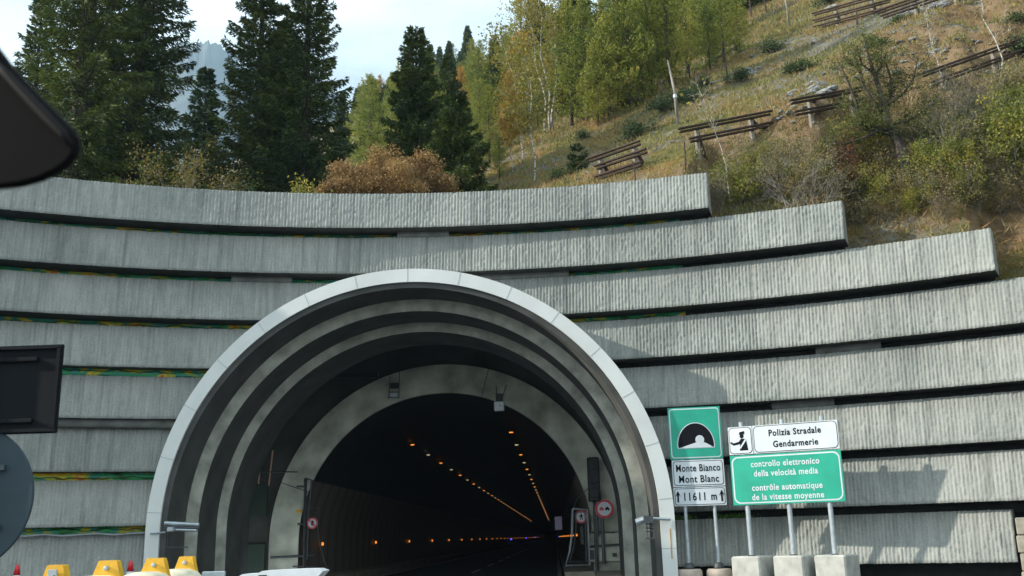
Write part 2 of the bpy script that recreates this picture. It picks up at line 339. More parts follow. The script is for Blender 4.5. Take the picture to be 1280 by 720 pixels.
# ------------------------------------------------------------ curved retaining wall
CX, CY, RW, TL = -1.817, .643, 22.76, .322
PZ, ZA, HS, DR, BACK = 1.17, 8.735, 1.0035, .03, .72
PCX, PCZ, PY = -3.196, 1.567, 22.0        # portal axis and its front plane
RO, RI = 5.745, 5.435
TXC, TZC, TY, TRI, TRO = -3.22, 1.245, 29.6, 4.27, 5.13
def radk(k): return RW-DR*k
def psi_of(px, py, k, lean=0):
    d = ray(px, py); rr = radk(k)+lean
    A = d.x**2+d.y**2; B = -2*(d.x*CX+d.y*CY); C = CX*CX+CY*CY-rr*rr
    s = (-B+math.sqrt(B*B-4*A*C))/(2*A); p = d*s
    return math.atan2(p.x-CX, p.y-CY)
def cyl(r, psi): return CX+r*np.sin(psi), CY+r*np.cos(psi)
def in_portal(x, z, rr):
    return np.where(z > PCZ, np.hypot(x-PCX, z-PCZ) < rr, np.abs(x-PCX) < rr)
PSL = R(-47); PERIOD = .078
ENDS = {0: psi_of(885, 240, 0, .15), 1: psi_of(1055, 280, 1, .15), 2: psi_of(1241, 310, 2, .15), 7: psi_of(1270, 680, 7, .15)}
PSR = R(47)
wallroot = thing('retaining_wall', (0, 23.4, 0), 'curved retaining wall of ribbed grey concrete bands stepping down at its right end', 'wall')
for k in range(8):
    pe = ENDS.get(k, PSR); nrib = int((pe-PSL)*RW/PERIOD); nc = nrib*4+1; nr = 23
    psi = PSL+(np.arange(nc)/(nc-1))*(pe-PSL); zb = ZA-PZ*k
    t = np.linspace(0, 1, nr)
    prof = np.tile([0, .8, 1.0, .75], nrib+1)[:nc]
    ribn = np.arange(nc)//4
    rb = rng.uniform(.55, 1.15, (nrib+2, nr)); rb = rb*.55+.45*np.roll(rb, 1, 1); rb = rb*(.75+.5*np.interp(np.arange(nrib+2), np.arange(0, nrib+12, 5), rng.random(len(np.arange(0, nrib+12, 5)))))[:, None]
    # broken flutes: chunks of the rib are hammered off here and there
    chip = (rng.random((nrib+2, nr)) < .22)*rng.uniform(.2, .8, (nrib+2, nr)); rb = rb-chip
    D = prof[:, None]*rb[ribn]*.030 + rng.normal(0, .0032, (nc, nr))
    joint = (np.floor(psi*RW/3.31) != np.floor(np.roll(psi, 1)*RW/3.31)); joint[0] = False
    D[joint] = -.012
    r = radk(k)+TL*t[None, :]-D
    X, Y = cyl(r, psi[:, None]); Z = np.broadcast_to(zb+HS*t[None, :], X.shape).copy()
    Z[:, -1] += rng.normal(0, .004, nc); Z[:, 0] += rng.normal(0, .004, nc)
    V = np.stack([X, Y, Z], -1).reshape(-1, 3); arc = psi*RW
    UV = np.stack([np.broadcast_to(arc[:, None], X.shape), np.broadcast_to((t*HS)[None, :]+10*(8-k), X.shape)], -1).reshape(-1, 2)
    i, j = np.meshgrid(np.arange(nc-1), np.arange(nr-1), indexing='ij'); a = i*nr+j
    F = np.stack([a, a+nr, a+nr+1, a+1], -1).reshape(-1, 4)
    # top, underside and back as strips
    def strip(r1, z1, r2, z2, v0, vs):
        x1, y1 = cyl(r1, psi); x2, y2 = cyl(r2, psi)
        Vv = np.concatenate([np.stack([x1, y1, np.full(nc, z1)], -1), np.stack([x2, y2, np.full(nc, z2)], -1)])
        ii = np.arange(nc-1); Ff = np.stack([ii, ii+nc, ii+nc+1, ii+1], -1)
        return Vv, Ff+v0, np.concatenate([np.stack([arc, np.full(nc, vs)], -1), np.stack([arc, np.full(nc, vs+.5)], -1)])
    Vs = [V]; Fs = [F]; Us = [UV]; n0 = len(V)
    ra, rc = radk(k), radk(k)+BACK
    for (p, q) in (((ra+TL-.012, zb+HS), (rc, zb+HS)), ((rc, zb), (ra-.012, zb)), ((rc, zb+HS), (rc, zb))):
        v_, f_, u_ = strip(p[0], p[1], q[0], q[1], n0, 10*(8-k)+.5); Vs.append(v_); Fs.append(f_); Us.append(u_); n0 += len(v_)
    for ps in (psi[0], psi[-1]):
        pts = [(ra-.01, zb), (rc, zb), (rc, zb+HS), (ra+TL-.01, zb+HS)]
        Vs.append(np.array([[*cyl(q, ps), z] for q, z in pts])); Us.append(np.array([[ps*RW+q, 10*(8-k)+z-zb] for q, z in pts]))
        Fs.append(np.array([[0, 1, 2, 3] if ps > 0 else [3, 2, 1, 0]])+n0); n0 += 4
    V = np.concatenate(Vs); F = np.concatenate(Fs); UV = np.concatenate(Us)
    c = V[F].mean(1); keep = ~(in_portal(c[:, 0], c[:, 2], RO-.04) & (c[:, 1] > 15)); F = F[keep]
    me = npmesh('concrete_band', V, F, M['wall'], UV); me.materials.append(M['under'])  # undersides get the shade-dark concrete
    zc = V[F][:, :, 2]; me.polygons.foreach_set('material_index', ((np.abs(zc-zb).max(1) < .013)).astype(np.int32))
    o = link('concrete_band', me, wallroot)
def arcband(name, k, p0, p1, z0, z1, r, mat, parent, thick=.04, uo=0):
    n = max(2, int((p1-p0)*RW/.25)); ps = np.linspace(p0, p1, n)
    V = []; 
    for q, z in ((r, z0), (r, z1), (r+thick, z1), (r+thick, z0)):
        x, y = cyl(q, ps); V.append(np.stack([x, y, np.full(n, z)], -1))
    V = np.concatenate(V); F = []
    for a, b in ((0, 1), (1, 2), (2, 3), (3, 0)):
        i = np.arange(n-1); F.append(np.stack([a*n+i, a*n+i+1, b*n+i+1, b*n+i], -1))
    F = np.concatenate(F); uv = np.stack([np.tile(ps*RW, 4)+uo*7.7, np.repeat([z0, z1, z1, z0], n)+uo*3.1], -1)
    c = V[F].mean(1); F = F[~in_portal(c[:, 0], c[:, 2], RO-.1)]
    return link(name, npmesh(name, V, F, mat, uv), parent)
for k in range(7):
    p1 = ENDS.get(k, PSR)
    zlo = ZA-PZ*(k+1)+HS-.05; zhi = ZA-PZ*k+.05
    pm = psi_of(850, 330, k) if k < 3 else psi_of(400, 500, k)
    arcband('mural_panel', k, PSL, pm, zlo, zhi, radk(k)+(BACK-.10 if k < 3 else .36), M['mural'], wallroot, uo=k)
    arcband('recess_shade_sheet', k, pm, min(p1, PSR)-.006, zlo, zhi, radk(k)+BACK-.06, M['black'], wallroot)  # black sheet in place of the deep shade of the slot
arcband('recess_shade_sheet', 7, PSL, PSR, -.05, ZA-PZ*7+.05, radk(7)+BACK-.06, M['black'], wallroot)
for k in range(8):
    arcband('shade_backing', k, PSL, (PSR if k == 7 else ENDS.get(k, PSR))-.004, ZA-PZ*k-.2 if k < 7 else -.05, ZA-PZ*k+HS-.01, RW+BACK+.02, M['black'], wallroot, .5)  # added black backing keeps light from leaking through the slots
def infill(k, px0, px1, rr=.30):
    z1 = ZA-PZ*k; z0 = ZA-PZ*(k+1)+HS
    py = 300
    arcband('infill_panel', k, psi_of(px0, py, k), psi_of(px1, py, k), z0-.02, z1-.004, radk(k)+rr, M['infill'], wallroot, .1)
for a in ((1, 290, 365), (0, 495, 560), (1, 590, 708), (3, 1004, 1084), (4, 945, 1020)): infill(*a)
infill(4, -300, 230, .10)
for k, a, b in ((0, 1, 2),): pass
# weeds in the lowest open joint
def weed(px, py, lab, k=6):
    p = cyl(radk(7)+TL+.05, psi_of(px, py, 7)); z = ZA-PZ*7+HS
    n = 90; C = np.array([p[0], p[1], z])+rng.normal(0, 1, (n, 3))*[.13, .04, .03]; C[:, 2] = z+np.abs(rng.normal(0, .03, n))
    d = rng.normal(0, 1, (n, 3)); d[:, 2] = np.abs(d[:, 2])+.5
    o = link('weed', leaves('weed', C-[p[0], p[1], z], d, .07, .03, M['tuft'])); o.location = (p[0], p[1], z); tag(o, lab, 'weed')
def leaves(name, C, D, L, Wd, mat):
    n = len(C); D = D/np.linalg.norm(D, axis=1, keepdims=True)
    r = rng.normal(0, 1, (n, 3)); Wv = np.cross(D, r); Wv /= np.linalg.norm(Wv, axis=1, keepdims=True)+1e-9
    s = rng.uniform(.7, 1.3, (n, 1)); L = L*s; Wd = Wd*s
    V = np.stack([C, C+D*L*.5+Wv*Wd*.5, C+D*L, C+D*L*.5-Wv*Wd*.5], 1).reshape(-1, 3)
    F = np.arange(4*n).reshape(n, 4); return npmesh(name, V, F, mat)
weed(853, 656, 'small green weed tuft in the wall joint beside the portal foot')
weed(905, 654, 'small green weed tuft in the wall joint behind the distance sign')
weed(925, 654, 'small green weed tuft in the wall joint below the board edge')
# block masonry pier at the end of the lowest band
ps = ENDS[7]; t = thing('stone_pier', (*cyl(RW+.1, ps+.03), 0), 'pale stone block pier closing the right end of the lowest wall band', 'wall')
m = MB()
for i in range(4):
    for j in range(2):
        q = ps+.013+.0235*j+(.0 if i % 2 == 0 else .001); x, y = cyl(RW-.02, q)
        m.box((x, y, .2+.34*i), (.52, .4, .33), -q, bev=.02)
m.build('masonry', simple('beige_masonry', (.26, .245, .20), .95, var=.3, scale=4, bump=.6), t)
# cable clipped along the lower left band
m = MB(); pts = []
for i in range(30):
    q = PSL+.05+(psi_of(186, 668, 7)-PSL-.05)*i/29; x, y = cyl(radk(7)+.22-.05, q)
    pts.append((x, y, ZA-PZ*7+HS+.03-.04*math.sin(i*1.1)**2))
o = m.tube(pts, .022, 6).build('cable', M['steel']); tag(o, 'thin grey cable running under the green mural strip on the left wall', 'cable')

# ------------------------------------------------------------ portal arches
def arch_pts(cx, cz, r, n=96):
    """from left foot over the crown to the right foot"""
    P = [(cx-r, 0.0), (cx-r, cz*.5)]
    for i in range(n+1):
        a = PI-PI*i/n; P.append((cx+r*math.cos(a), cz+r*math.sin(a)))
    return P+[(cx+r, cz*.5), (cx+r, 0.0)]
def arch_face(cx, cz, ri, ro, y, yb, name, mat, parent, i0=0, i1=None, n=96):
    """solid arch ring between ri and ro from y to yb"""
    A = arch_pts(cx, cz, ri, n); B = arch_pts(cx, cz, ro, n); k = len(A); i1 = k-1 if i1 is None else i1
    A = A[i0:i1+1]; B = B[i0:i1+1]; k = len(A); v = []
    for P, yy in ((A, y), (B, y), (B, yb), (A, yb)): v += [(p[0], yy, p[1]) for p in P]
    f = []
    for a, b in ((0, 1), (1, 2), (2, 3), (3, 0)):
        for i in range(k-1): f.append((a*k+i, a*k+i+1, b*k+i+1, b*k+i))
    f += [(0, k, 2*k, 3*k), (k-1, 4*k-1, 3*k-1, 2*k-1)]
    return MB().add(v, f).build(name, mat, parent)
portal = thing('portal_arch', (PCX, PY, 0), 'white rimmed tunnel portal arch with stepped grey concrete rings inside', 'arch')
def sc_(v, dd): return v
rim = arch_face(PCX, PCZ, RI, RO, PY, PY+1.9, 'rim', M['white'], portal)
# joints between rim segments, slightly proud
m = MB()
for i in range(15):
    a = PI*(i+.35)/14.7
    for rr, yy in ((RI, PY),):
        c, s = math.cos(a), math.sin(a)
        p = Vector((PCX+(RI+RO)/2*c, PY-.001, PCZ+(RI+RO)/2*s))
        m.box(p, (RO-RI, .006, .018), R3=Matrix.Rotation(-a, 3, 'Y'))
for x in (PCX-(RI+RO)/2, PCX+(RI+RO)/2): m.box((x, PY-.001, .95), (RO-RI, .006, .018))
m.build('joint_line', M['joint'], rim)
m = MB(); m.box((PCX+RO-.11, PY-.002, 1.05), (.025, .006, .62)); m.build('rust_streak', M['rust'], rim)
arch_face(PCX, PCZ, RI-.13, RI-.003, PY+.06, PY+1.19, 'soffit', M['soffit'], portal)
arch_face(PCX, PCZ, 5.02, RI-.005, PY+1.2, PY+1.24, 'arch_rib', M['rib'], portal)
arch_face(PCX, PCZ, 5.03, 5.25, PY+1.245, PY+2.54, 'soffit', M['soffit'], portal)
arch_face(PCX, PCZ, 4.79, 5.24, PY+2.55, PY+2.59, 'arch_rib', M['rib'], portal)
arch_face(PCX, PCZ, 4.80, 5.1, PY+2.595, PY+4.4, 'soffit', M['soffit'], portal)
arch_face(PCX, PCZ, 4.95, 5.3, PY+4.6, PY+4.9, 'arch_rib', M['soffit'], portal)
# lining of the chamber between portal and tunnel mouth, and the wall round the tunnel mouth
ch = thing('portal_chamber', (TXC, 27, 0), 'dark concrete chamber wall between the portal arch and the tunnel mouth', 'wall')
arch_face(TXC, 1.5, 6.9, 7.2, PY+4.4, 30.4, 'side_lining', M['facade'], ch)
arch_face(TXC, TZC, TRO-.02, 7.6, 29.95, 30.35, 'back_wall', M['facade'], ch)
def quad_on(y, x0, y0, x1, y1): a = at_y(x0, y0, y); b = at_y(x1, y1, y); return a, b
for (x0, y0, x1, y1) in ((310, 607, 333, 645), (304, 681, 330, 720)):
    a, b = quad_on(29.9, x0, y0, x1, y1)
    MB().box(((a.x+b.x)/2, 29.91, (a.z+b.z)/2), (abs(b.x-a.x), .06, abs(a.z-b.z))).build('green_panel', M['greenpanel'], ch)
for (x0, y0, x1, y1) in ((327, 565, 323, 605), (341, 563, 336, 607)):
    a = at_y(x0, y0, 29.7); b = at_y(x1, y1, 29.7)
    MB().tube([a, b], .025, 6).build('pipe', M['lit_tube'], ch)
MB().tube([at_y(318, 590, 29.75), at_y(372, 590, 29.55)], .02, 5).build('pipe', M['dsteel'], ch)
MB().box((at_y(440, 470, 29.8).x-.5, 29.75, at_y(440, 470, 29.8).z), (2.6, .25, .1)).build('beam', M['blk'], ch)
# ------------------------------------------------------------ tunnel
tun = thing('road_tunnel', (TXC, TY, 0), 'long dark road tunnel behind its pale concrete mouth ring', 'tunnel')
arch_face(TXC, TZC, TRI, TRO, TY, TY+.6, 'mouth_ring', M['ring'], tun)
A = arch_pts(TXC, TZC, TRI-.02, 60); ys = [TY+.02]+[TY+2+i*6 for i in range(30)]+[260, 400, 640]
v = [(p[0], y, p[1]) for y in ys for p in A]; k = len(A); f = []
for i in range(len(ys)-1):
    for j in range(k-1): f.append((i*k+j, i*k+j+1, (i+1)*k+j+1, (i+1)*k+j))
f.append(tuple((len(ys)-1)*k+j for j in range(k)))
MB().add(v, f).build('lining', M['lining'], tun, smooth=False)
m = MB()                                            # seams of the ring
for a in (.02, 1.30, PI-.35):
    c, s = math.cos(a), math.sin(a); q = (TRI+TRO)/2
    m.box((TXC+q*c, TY-.001, TZC+q*s), (TRO-TRI, .006, .02), R3=Matrix.Rotation(-a, 3, 'Y'))
m.build('seam', M['facade'], tun)
for s, x in ((-1, TXC-TRI+.45), (1, TXC+TRI-.4)):
    m = MB().box((x, 29.2+160, .14), (.86, 320, .28))
    if s > 0: m.box((x+.95, 28.1, .14), (1.1, 5.0, .28))
    m.build('walkway', M['kerb'], tun)
# lamps: two ceiling rows alternating orange and pale, and side markers
def lamps(n, x, z, y0, step, size, kinds, name, label, group, cat='lamp', rad=None):
    base = {}
    for i in range(n):
        kk = kinds[i % len(kinds)]
        if kk not in base:
            m = MB().box((0, 0, 0), size).build(name, M[kk]); tag(m, label[kk], cat, group); base[kk] = m; o = m
        else:
            o = base[kk].copy(); COL.objects.link(o)
        o.location = (x, y0+step*i, z)
LA = {'l_or': 'orange lamp in the ceiling rows running into the dark tunnel', 'l_wh': 'small pale lamp in the ceiling rows running into the dark tunnel'}
lamps(40, -5.33, 4.78, 38, 4.85, (.13, .07, .03), ['l_or', 'l_wh'], 'ceiling_lamp', LA, 'ceiling lamps inside the tunnel')
lamps(40, -1.42, 4.78, 34.5, 4.85, (.13, .07, .03), ['l_or', 'l_wh'], 'ceiling_lamp', LA, 'ceiling lamps inside the tunnel')
LB = {'l_mk': 'tiny orange marker light low along the tunnel wall', 'l_bl': 'tiny blue marker light low along the tunnel wall'}
lamps(44, TXC-TRI+.12, 1.22, 32.2, 9.6, (.055, .08, .10), ['l_mk'], 'marker_light', LB, 'orange marker lights along the tunnel walls')
lamps(30, TXC+TRI-.12, 1.30, 46, 9.6, (.055, .08, .10), ['l_mk'], 'marker_light', LB, 'orange marker lights along the tunnel walls')
for i, (x, y) in enumerate(((-6.9, 158), (-7.0, 240), (.9, 300), (-6.8, 330))):
    o = MB().box((0, 0, 0), (.2, .2, .2)).build('blue_light', M['l_bl']); o.location = (x, y, 1.05+.1*i)
    tag(o, LB['l_bl'], 'lamp', 'blue marker lights deep in the tunnel')
p = at_y(698, 654, 60); o = MB().box((0, 0, 0), (.42, .12, .75), bev=.02).build('notice_plate', simple('glowing_notice', (.3, .3, .38), emit=(.3, .3, .45), es=.12)); o.location = (p.x, p.y, p.z); tag(o, 'small faintly glowing grey plate hanging on the right wall deep in the tunnel', 'sign')  # emission gives the plate a faint glow, though it is no lamp

# fittings on the mouth ring
def fit(name, lab, cat, px, py, Y, parts):
    p = at_y(px, py, Y); t = thing(name, p, lab, cat)
    for nm, mt, fn in parts: m = MB(); fn(m, p); m.build(nm, M[mt], t)
    return t
fit('floodlight', 'pale square floodlight hanging at the upper right of the mouth ring', 'lamp', 624, 508, 29.4, [
 ('housing', 'wplast', lambda m, p: m.box(p, (.30, .16, .28), bev=.02)),
 ('lens', 'steel', lambda m, p: m.box(p+Vector((.06, -.09, .02)), (.12, .02, .10))),
 ('bracket', 'blk', lambda m, p: (m.box(p+Vector((0, .1, .27)), (.20, .12, .24)), m.tube([p+Vector((-.08, .12, .3)), p+Vector((-.08, .14, .62))], .012, 5), m.tube([p+Vector((.1, .12, .3)), p+Vector((.22, .14, .66))], .012, 5)))])
fit('floodlight', 'grey wire framed floodlight at the upper left of the mouth ring', 'lamp', 492, 490, 29.4, [
 ('frame', 'dsteel', lambda m, p: (m.box(p+Vector((0, 0, .0)), (.30, .04, .02)), m.box(p+Vector((0, 0, -.16)), (.34, .04, .02)), m.tube([p+Vector((-.15, 0, -.2)), p+Vector((-.12, .1, .5))], .012, 5), m.tube([p+Vector((.16, 0, -.2)), p+Vector((.16, .1, .62))], .012, 5))),
 ('housing', 'blk', lambda m, p: m.box(p+Vector((.02, .08, .2)), (.26, .14, .16), bev=.02)),
 ('lens', 'steel', lambda m, p: m.box(p+Vector((0, .08, -.08)), (.2, .05, .12)))])
def disc_sign(name, lab, px, py, Y, rad, kind, parent=None):
    p = at_y(px, py, Y); t = thing(name, p, lab, 'sign')
    m = MB().lathe(p, [(rad, .0), (rad, .03)], 32, 'Y'); m.build('back_plate', M['steel'], t)
    MB().lathe(p, [(rad*.985, -.012), (rad*.985, -.002)], 32, 'Y').build('red_border', M['sred'], t)
    MB().lathe(p, [(rad*.74, -.02), (rad*.74, -.013)], 32, 'Y').build('white_disc', M['swhite'], t)
    y = p.y-.026; P2 = lambda a, b, d: (p.x+a*rad, y+d, p.z+b*rad)
    if kind == 'walk':
        m = MB().prism([(-.09+.09*math.cos(w), .42+.09*math.sin(w)) for w in [i*PI/4 for i in range(8)]], lambda a, b, d: P2(a+.1, b, d), 0, .004)
        m.prism([(-.13, .3), (.13, .3), (.15, -.05), (-.12, -.05)], P2, 0, .004)
        m.prism([(-.12, -.05), (.02, -.05), (-.16, -.55), (-.28, -.52)], P2, 0, .004); m.prism([(.0, -.05), (.15, -.05), (.30, -.5), (.18, -.55)], P2, 0, .004)
        m.prism([(-.13, .3), (-.13, .18), (-.33, -.08), (-.38, -.0)], P2, 0, .004); m.prism([(.13, .3), (.13, .18), (.34, .0), (.38, .08)], P2, 0, .004)
        m.build('pictogram', M['sblack'], t)
    elif kind == 'stop':
        m = MB().prism([(-.22, .1), (-.1, .42), (.05, .45), (.2, .4), (.28, .05), (.2, -.4), (-.1, -.45), (-.2, -.15)], P2, 0, .004); m.build('pictogram', M['sblack'], t)
        MB().prism([(-.60, .48), (-.48, .60), (.60, -.48), (.48, -.60)], lambda a, b, d: (p.x+a*rad, y-.006+d, p.z+b*rad), 0, .004).build('red_bar', M['sred'], t)
    else:
        for x0, mt in ((-.56, 'sred'), (.06, 'sblack')):
            m = MB().prism([(x0, -.12), (x0+.5, -.12), (x0+.5, .04), (x0+.38, .08), (x0+.32, .2), (x0+.16, .2), (x0+.1, .08), (x0, .04)], P2, 0, .004)
            for w in (.1, .38): m.box(P2(x0+w, -.16, .002), (.09*rad, .004, .09*rad))
            m.build('pictogram', M[mt], t)
    return t
disc_sign('road_sign', 'small round red rimmed sign with a red bar left of the tunnel mouth', 390.5, 654, 29.35, .165, 'stop')
disc_sign('road_sign', 'small round no pedestrians sign with walking figure right of the tunnel mouth', 726.5, 646, 29.3, .185, 'walk')
disc_sign('road_sign', 'larger round no overtaking sign with red and black cars on the right pier', 755.5, 636, 29.25, .265, 'over')
def pole(name, lab, cat, segs, mat, rad, Y=29.45):
    """segs: list of pixel polylines at distance Y"""
    p0 = at_y(segs[0][-1][0], segs[0][-1][1], Y); t = thing(name, (p0.x, p0.y, max(0, p0.z-.2)), lab, cat)
    for i, sg in enumerate(segs):
        MB().tube([at_y(x, y, Y) for x, y in sg], rad if i == 0 else rad*.6, 6).build('post' if i == 0 else 'bracket', M[mat], t)
    return t
pole('mast', 'slim grey steel mast with short side arms left of the tunnel mouth', 'mast', [[(382, 598), (380, 718)], [(371, 608), (383, 608)], [(372, 655), (383, 655)], [(382, 598), (390, 600), (386, 640), (384, 700)]], 'dsteel', .05)
pole('pipe_run', 'dark horizontal pipe across the lower left of the mouth ring', 'pipe', [[(338, 697), (392, 694)], [(366, 708), (398, 708)]], 'dsteel', .035, 29.5)
pole('cable', 'black cable looping down the tunnel wall beside the left round sign', 'cable', [[(397, 646), (399, 675), (405, 700), (412, 718)], [(386, 634), (399, 634), (399, 650)]], 'dsteel', .02, 29.4)
fit('junction_box', 'small yellow tag plate on the left side of the mouth ring', 'sign', 374, 639, 29.52, [('plate', 'yellow', lambda m, p: m.box(p, (.16, .03, .08)))])
# right side: signal head, gate frame, cabinets
fit('traffic_signal', 'tall black traffic signal head on the right pier of the mouth ring', 'traffic light', 742, 600, 29.3, [
 ('housing', 'blk', lambda m, p: m.box(p+Vector((0, 0, .02)), (.34, .3, 1.25), bev=.03)),
 ('visor', 'blk', lambda m, p: [m.lathe(p+Vector((0, -.24, z)), [(.13, 0), (.14, .1)], 16, 'Y') for z in (-.38, .02, .42)]),
 ('post', 'dsteel', lambda m, p: m.tube([p+Vector((0, .1, -.6)), Vector((p.x, p.y+.1, .28))], .05, 8))])
fit('control_cabinet', 'grey equipment cabinet with pipes low on the right pier of the mouth ring', 'cabinet', 752, 684, 29.42, [
 ('cabinet', 'ring', lambda m, p: m.box(p+Vector((.12, .1, .0)), (.92, .12, .8), bev=.02)),
 ('conduit', 'dsteel', lambda m, p: (m.tube([p+Vector((-.45, -.02, .02)), p+Vector((.62, -.02, .06))], .035, 6), m.tube([p+Vector((0.05, -.02, 1.0)), p+Vector((.05, -.02, -.45))], .05, 6), m.tube([p+Vector((-.1, -.02, 1.0)), p+Vector((-.1, -.02, .3))], .05, 6), m.tube([p+Vector((-.4, -.02, .42)), p+Vector((.4, -.02, .40))], .02, 6), m.box(p+Vector((-.3, -.0, -.2)), (.16, .1, .26)), m.box(p+Vector((.36, 0, -.22)), (.12, .08, .1))))])
g = thing('gate_frame', at_y(722, 708, 29.2), 'slanted grey steel gate frame with open panel right of the tunnel mouth', 'gate')
fp = [(716, 636), (734, 637), (737, 706), (707, 707), (712, 690), (715, 668), (716, 636)]
MB().tube([at_y(x, y, 29.2) for x, y in fp], .032, 6).build('frame', M['steel'], g)
MB().tube([at_y(x, y, 29.15) for x, y in [(720, 640), (731, 641), (733, 702), (712, 702), (716, 688), (720, 665), (720, 640)]], .015, 5).build('inner_frame', M['dsteel'], g)
MB().box(at_y(727.5, 669, 29.22), (.09, .03, .5)).build('green_strip', M['greenpanel'], g)
MB().tube([at_y(x, y, 29.2) for x, y in [(736, 610), (722, 622), (714, 645), (714, 668)]], .014, 5).build('cable', M['dsteel'], g)
# devices clamped on the portal rim
t = thing('camera_arm', at_y(207, 660, PY-.2), 'grey tubular bracket with camera clamped on the left foot of the white rim', 'bracket')
pp = lambda x, y, d=.25: at_y(x, y, PY-d)
MB().tube([pp(206, 654), pp(249, 656)], .045, 8).build('tube', M['steel'], t); MB().tube([pp(206, 659), pp(249, 660)], .03, 8).build('tube', M['dsteel'], t)
MB().tube([pp(212, 662), pp(246, 663)], .03, 8).build('tube', M['steel'], t)
MB().box(pp(214, 662, .32), (.14, .2, .1), bev=.02).build('camera_head', M['steel'], t)
MB().tube([pp(210, 662), pp(209, 684), pp(235, 684)], .012, 5).build('hanging_wire', M['dsteel'], t)
MB().tube([pp(188, 667, .04), pp(207, 665.5, .04)], .02, 6).build('clamp_wire', M['steel'], t)
t = thing('camera_arm', at_y(812, 655, PY-.2), 'white camera and dark bracket clamped on the right foot of the white rim', 'bracket')
MB().tube([pp(838, 649, .04), pp(815, 648, .1), pp(798, 650)], .03, 8).build('tube', M['steel'], t)
MB().tube([pp(795, 653), pp(806, 649)], .07, 8).build('camera_head', M['steel'], t)
MB().box(pp(810, 649), (.2, .2, .14)).build('mount', M['dsteel'], t)
m = MB()
for yy in (655, 660, 664, 673): m.tube([pp(807, yy), pp(818, yy)], .014, 5)
m.tube([pp(808, 650), pp(810, 674)], .012, 5); m.tube([pp(817, 650), pp(817, 674)], .012, 5); m.build('wire_rack', M['dsteel'], t)

# ------------------------------------------------------------ ground and road
def struct(o): return tag(o, kind='structure')
Vg = [(-400, -300, 0), (400, -300, 0), (400, 26, 0), (-400, 26, 0)]
struct(MB().add(Vg, [(0, 1, 2, 3)]).build('ground', simple('gravelly_ground', (.062, .061, .057), .95, var=.3, scale=.8)))
struct(MB().add([(-11, -300, .004), (5.2, -300, .004), (5.2, 22, .004), (-11, 22, .004)], [(0, 1, 2, 3)]).build('road', M['asphalt']))
struct(MB().add([(TXC-4.25, 22, .004), (TXC+4.25, 22, .004), (TXC+4.25, 640, .004), (TXC-4.25, 640, .004)], [(0, 1, 2, 3)]).build('tunnel_road', M['asphalt']))
m = MB()
for i in range(40): m.add([(TXC-.07, -60+i*9, .008), (TXC+.07, -60+i*9, .008), (TXC+.07, -55.5+i*9, .008), (TXC-.07, -55.5+i*9, .008)], [(0, 1, 2, 3)])
for x in (TXC-3.3, TXC+3.3): m.add([(x-.07, -100, .008), (x+.07, -100, .008), (x+.07, 400, .008), (x-.07, 400, .008)], [(0, 1, 2, 3)])
struct(m.build('road_markings', M['line']))

# ------------------------------------------------------------ hillside terrain
BETA = R(36); SLOPE = .67
def wtop(psi):
    z = np.full_like(psi, 9.62)
    for k, e in ((0, ENDS[0]), (1, ENDS[1]), (2, ENDS[2])):
        z = z-PZ*np.clip((psi-e)/.016+1.5, 0, 1)
    return z
def fbm(x, y, s, o=4):
    v = 0; a = 1
    for i in range(o): v += a*noise.noise(Vector((x*s, y*s, 3.7+i))); s *= 2.1; a *= .5
    return v
def hill(x, y):
    d = math.hypot(x-CX, y-CY); psi = math.atan2(x-CX, y-CY)
    P = 9.4+SLOPE*(math.sin(BETA)*x+math.cos(BETA)*(y-25))
    dd = d-(RW+BACK)
    amp = min(1, dd/6)
    P += amp*(.55*fbm(x, y, .09)+.16*fbm(x, y, .5, 3)+(d > 60)*min(1, (d-60)/80)*3*fbm(x, y, .02, 3))
    P = max(P, 9.45+.1*fbm(x, y, .3, 2))
    wt = float(wtop(np.array([psi]))[0])
    k = 1.25+.35*fbm(x, y, .4, 2)
    return min(P, wt-.14+k*max(0, dd)+.10*amp*fbm(x, y, 1.5, 3))
psis = np.linspace(R(-80), R(80), 400); rs = [RW+BACK-.1]
while rs[-1] < 700: rs.append(rs[-1]+max(.16, (rs[-1]-22)*.03))
V = []
for q in psis:
    for r_ in rs:
        x, y = CX+r_*math.sin(q), CY+r_*math.cos(q); V.append((x, y, hill(x, y)))
V = np.array(V); nr = len(rs); i, j = np.meshgrid(np.arange(399), np.arange(nr-1), indexing='ij'); a = i*nr+j
F = np.stack([a, a+1, a+nr+1, a+nr], -1).reshape(-1, 4)[:, ::-1]
struct(link('hillside', npmesh('hillside', V, F, M['terrain'], smooth=True)))
def ground_at(px, py, rmin=24.0):
    d = ray(px, py); h = math.hypot(d.x, d.y); s = 5/h; o = Vector((0, 0, EYE))
    while s*h < 650:
        p = o+d*s
        if math.hypot(p.x-CX, p.y-CY) > RW+BACK and p.z < hill(p.x, p.y): 
            return Vector((p.x, p.y, hill(p.x, p.y)))
        s *= 1.006
    return None
def on_hill(px, D):
    """point on the hill seen in column px at horizontal distance D"""
    d = ray(px, 200); h = math.hypot(d.x, d.y); x, y = d.x/h*D, d.y/h*D
    return Vector((x, y, hill(x, y)))

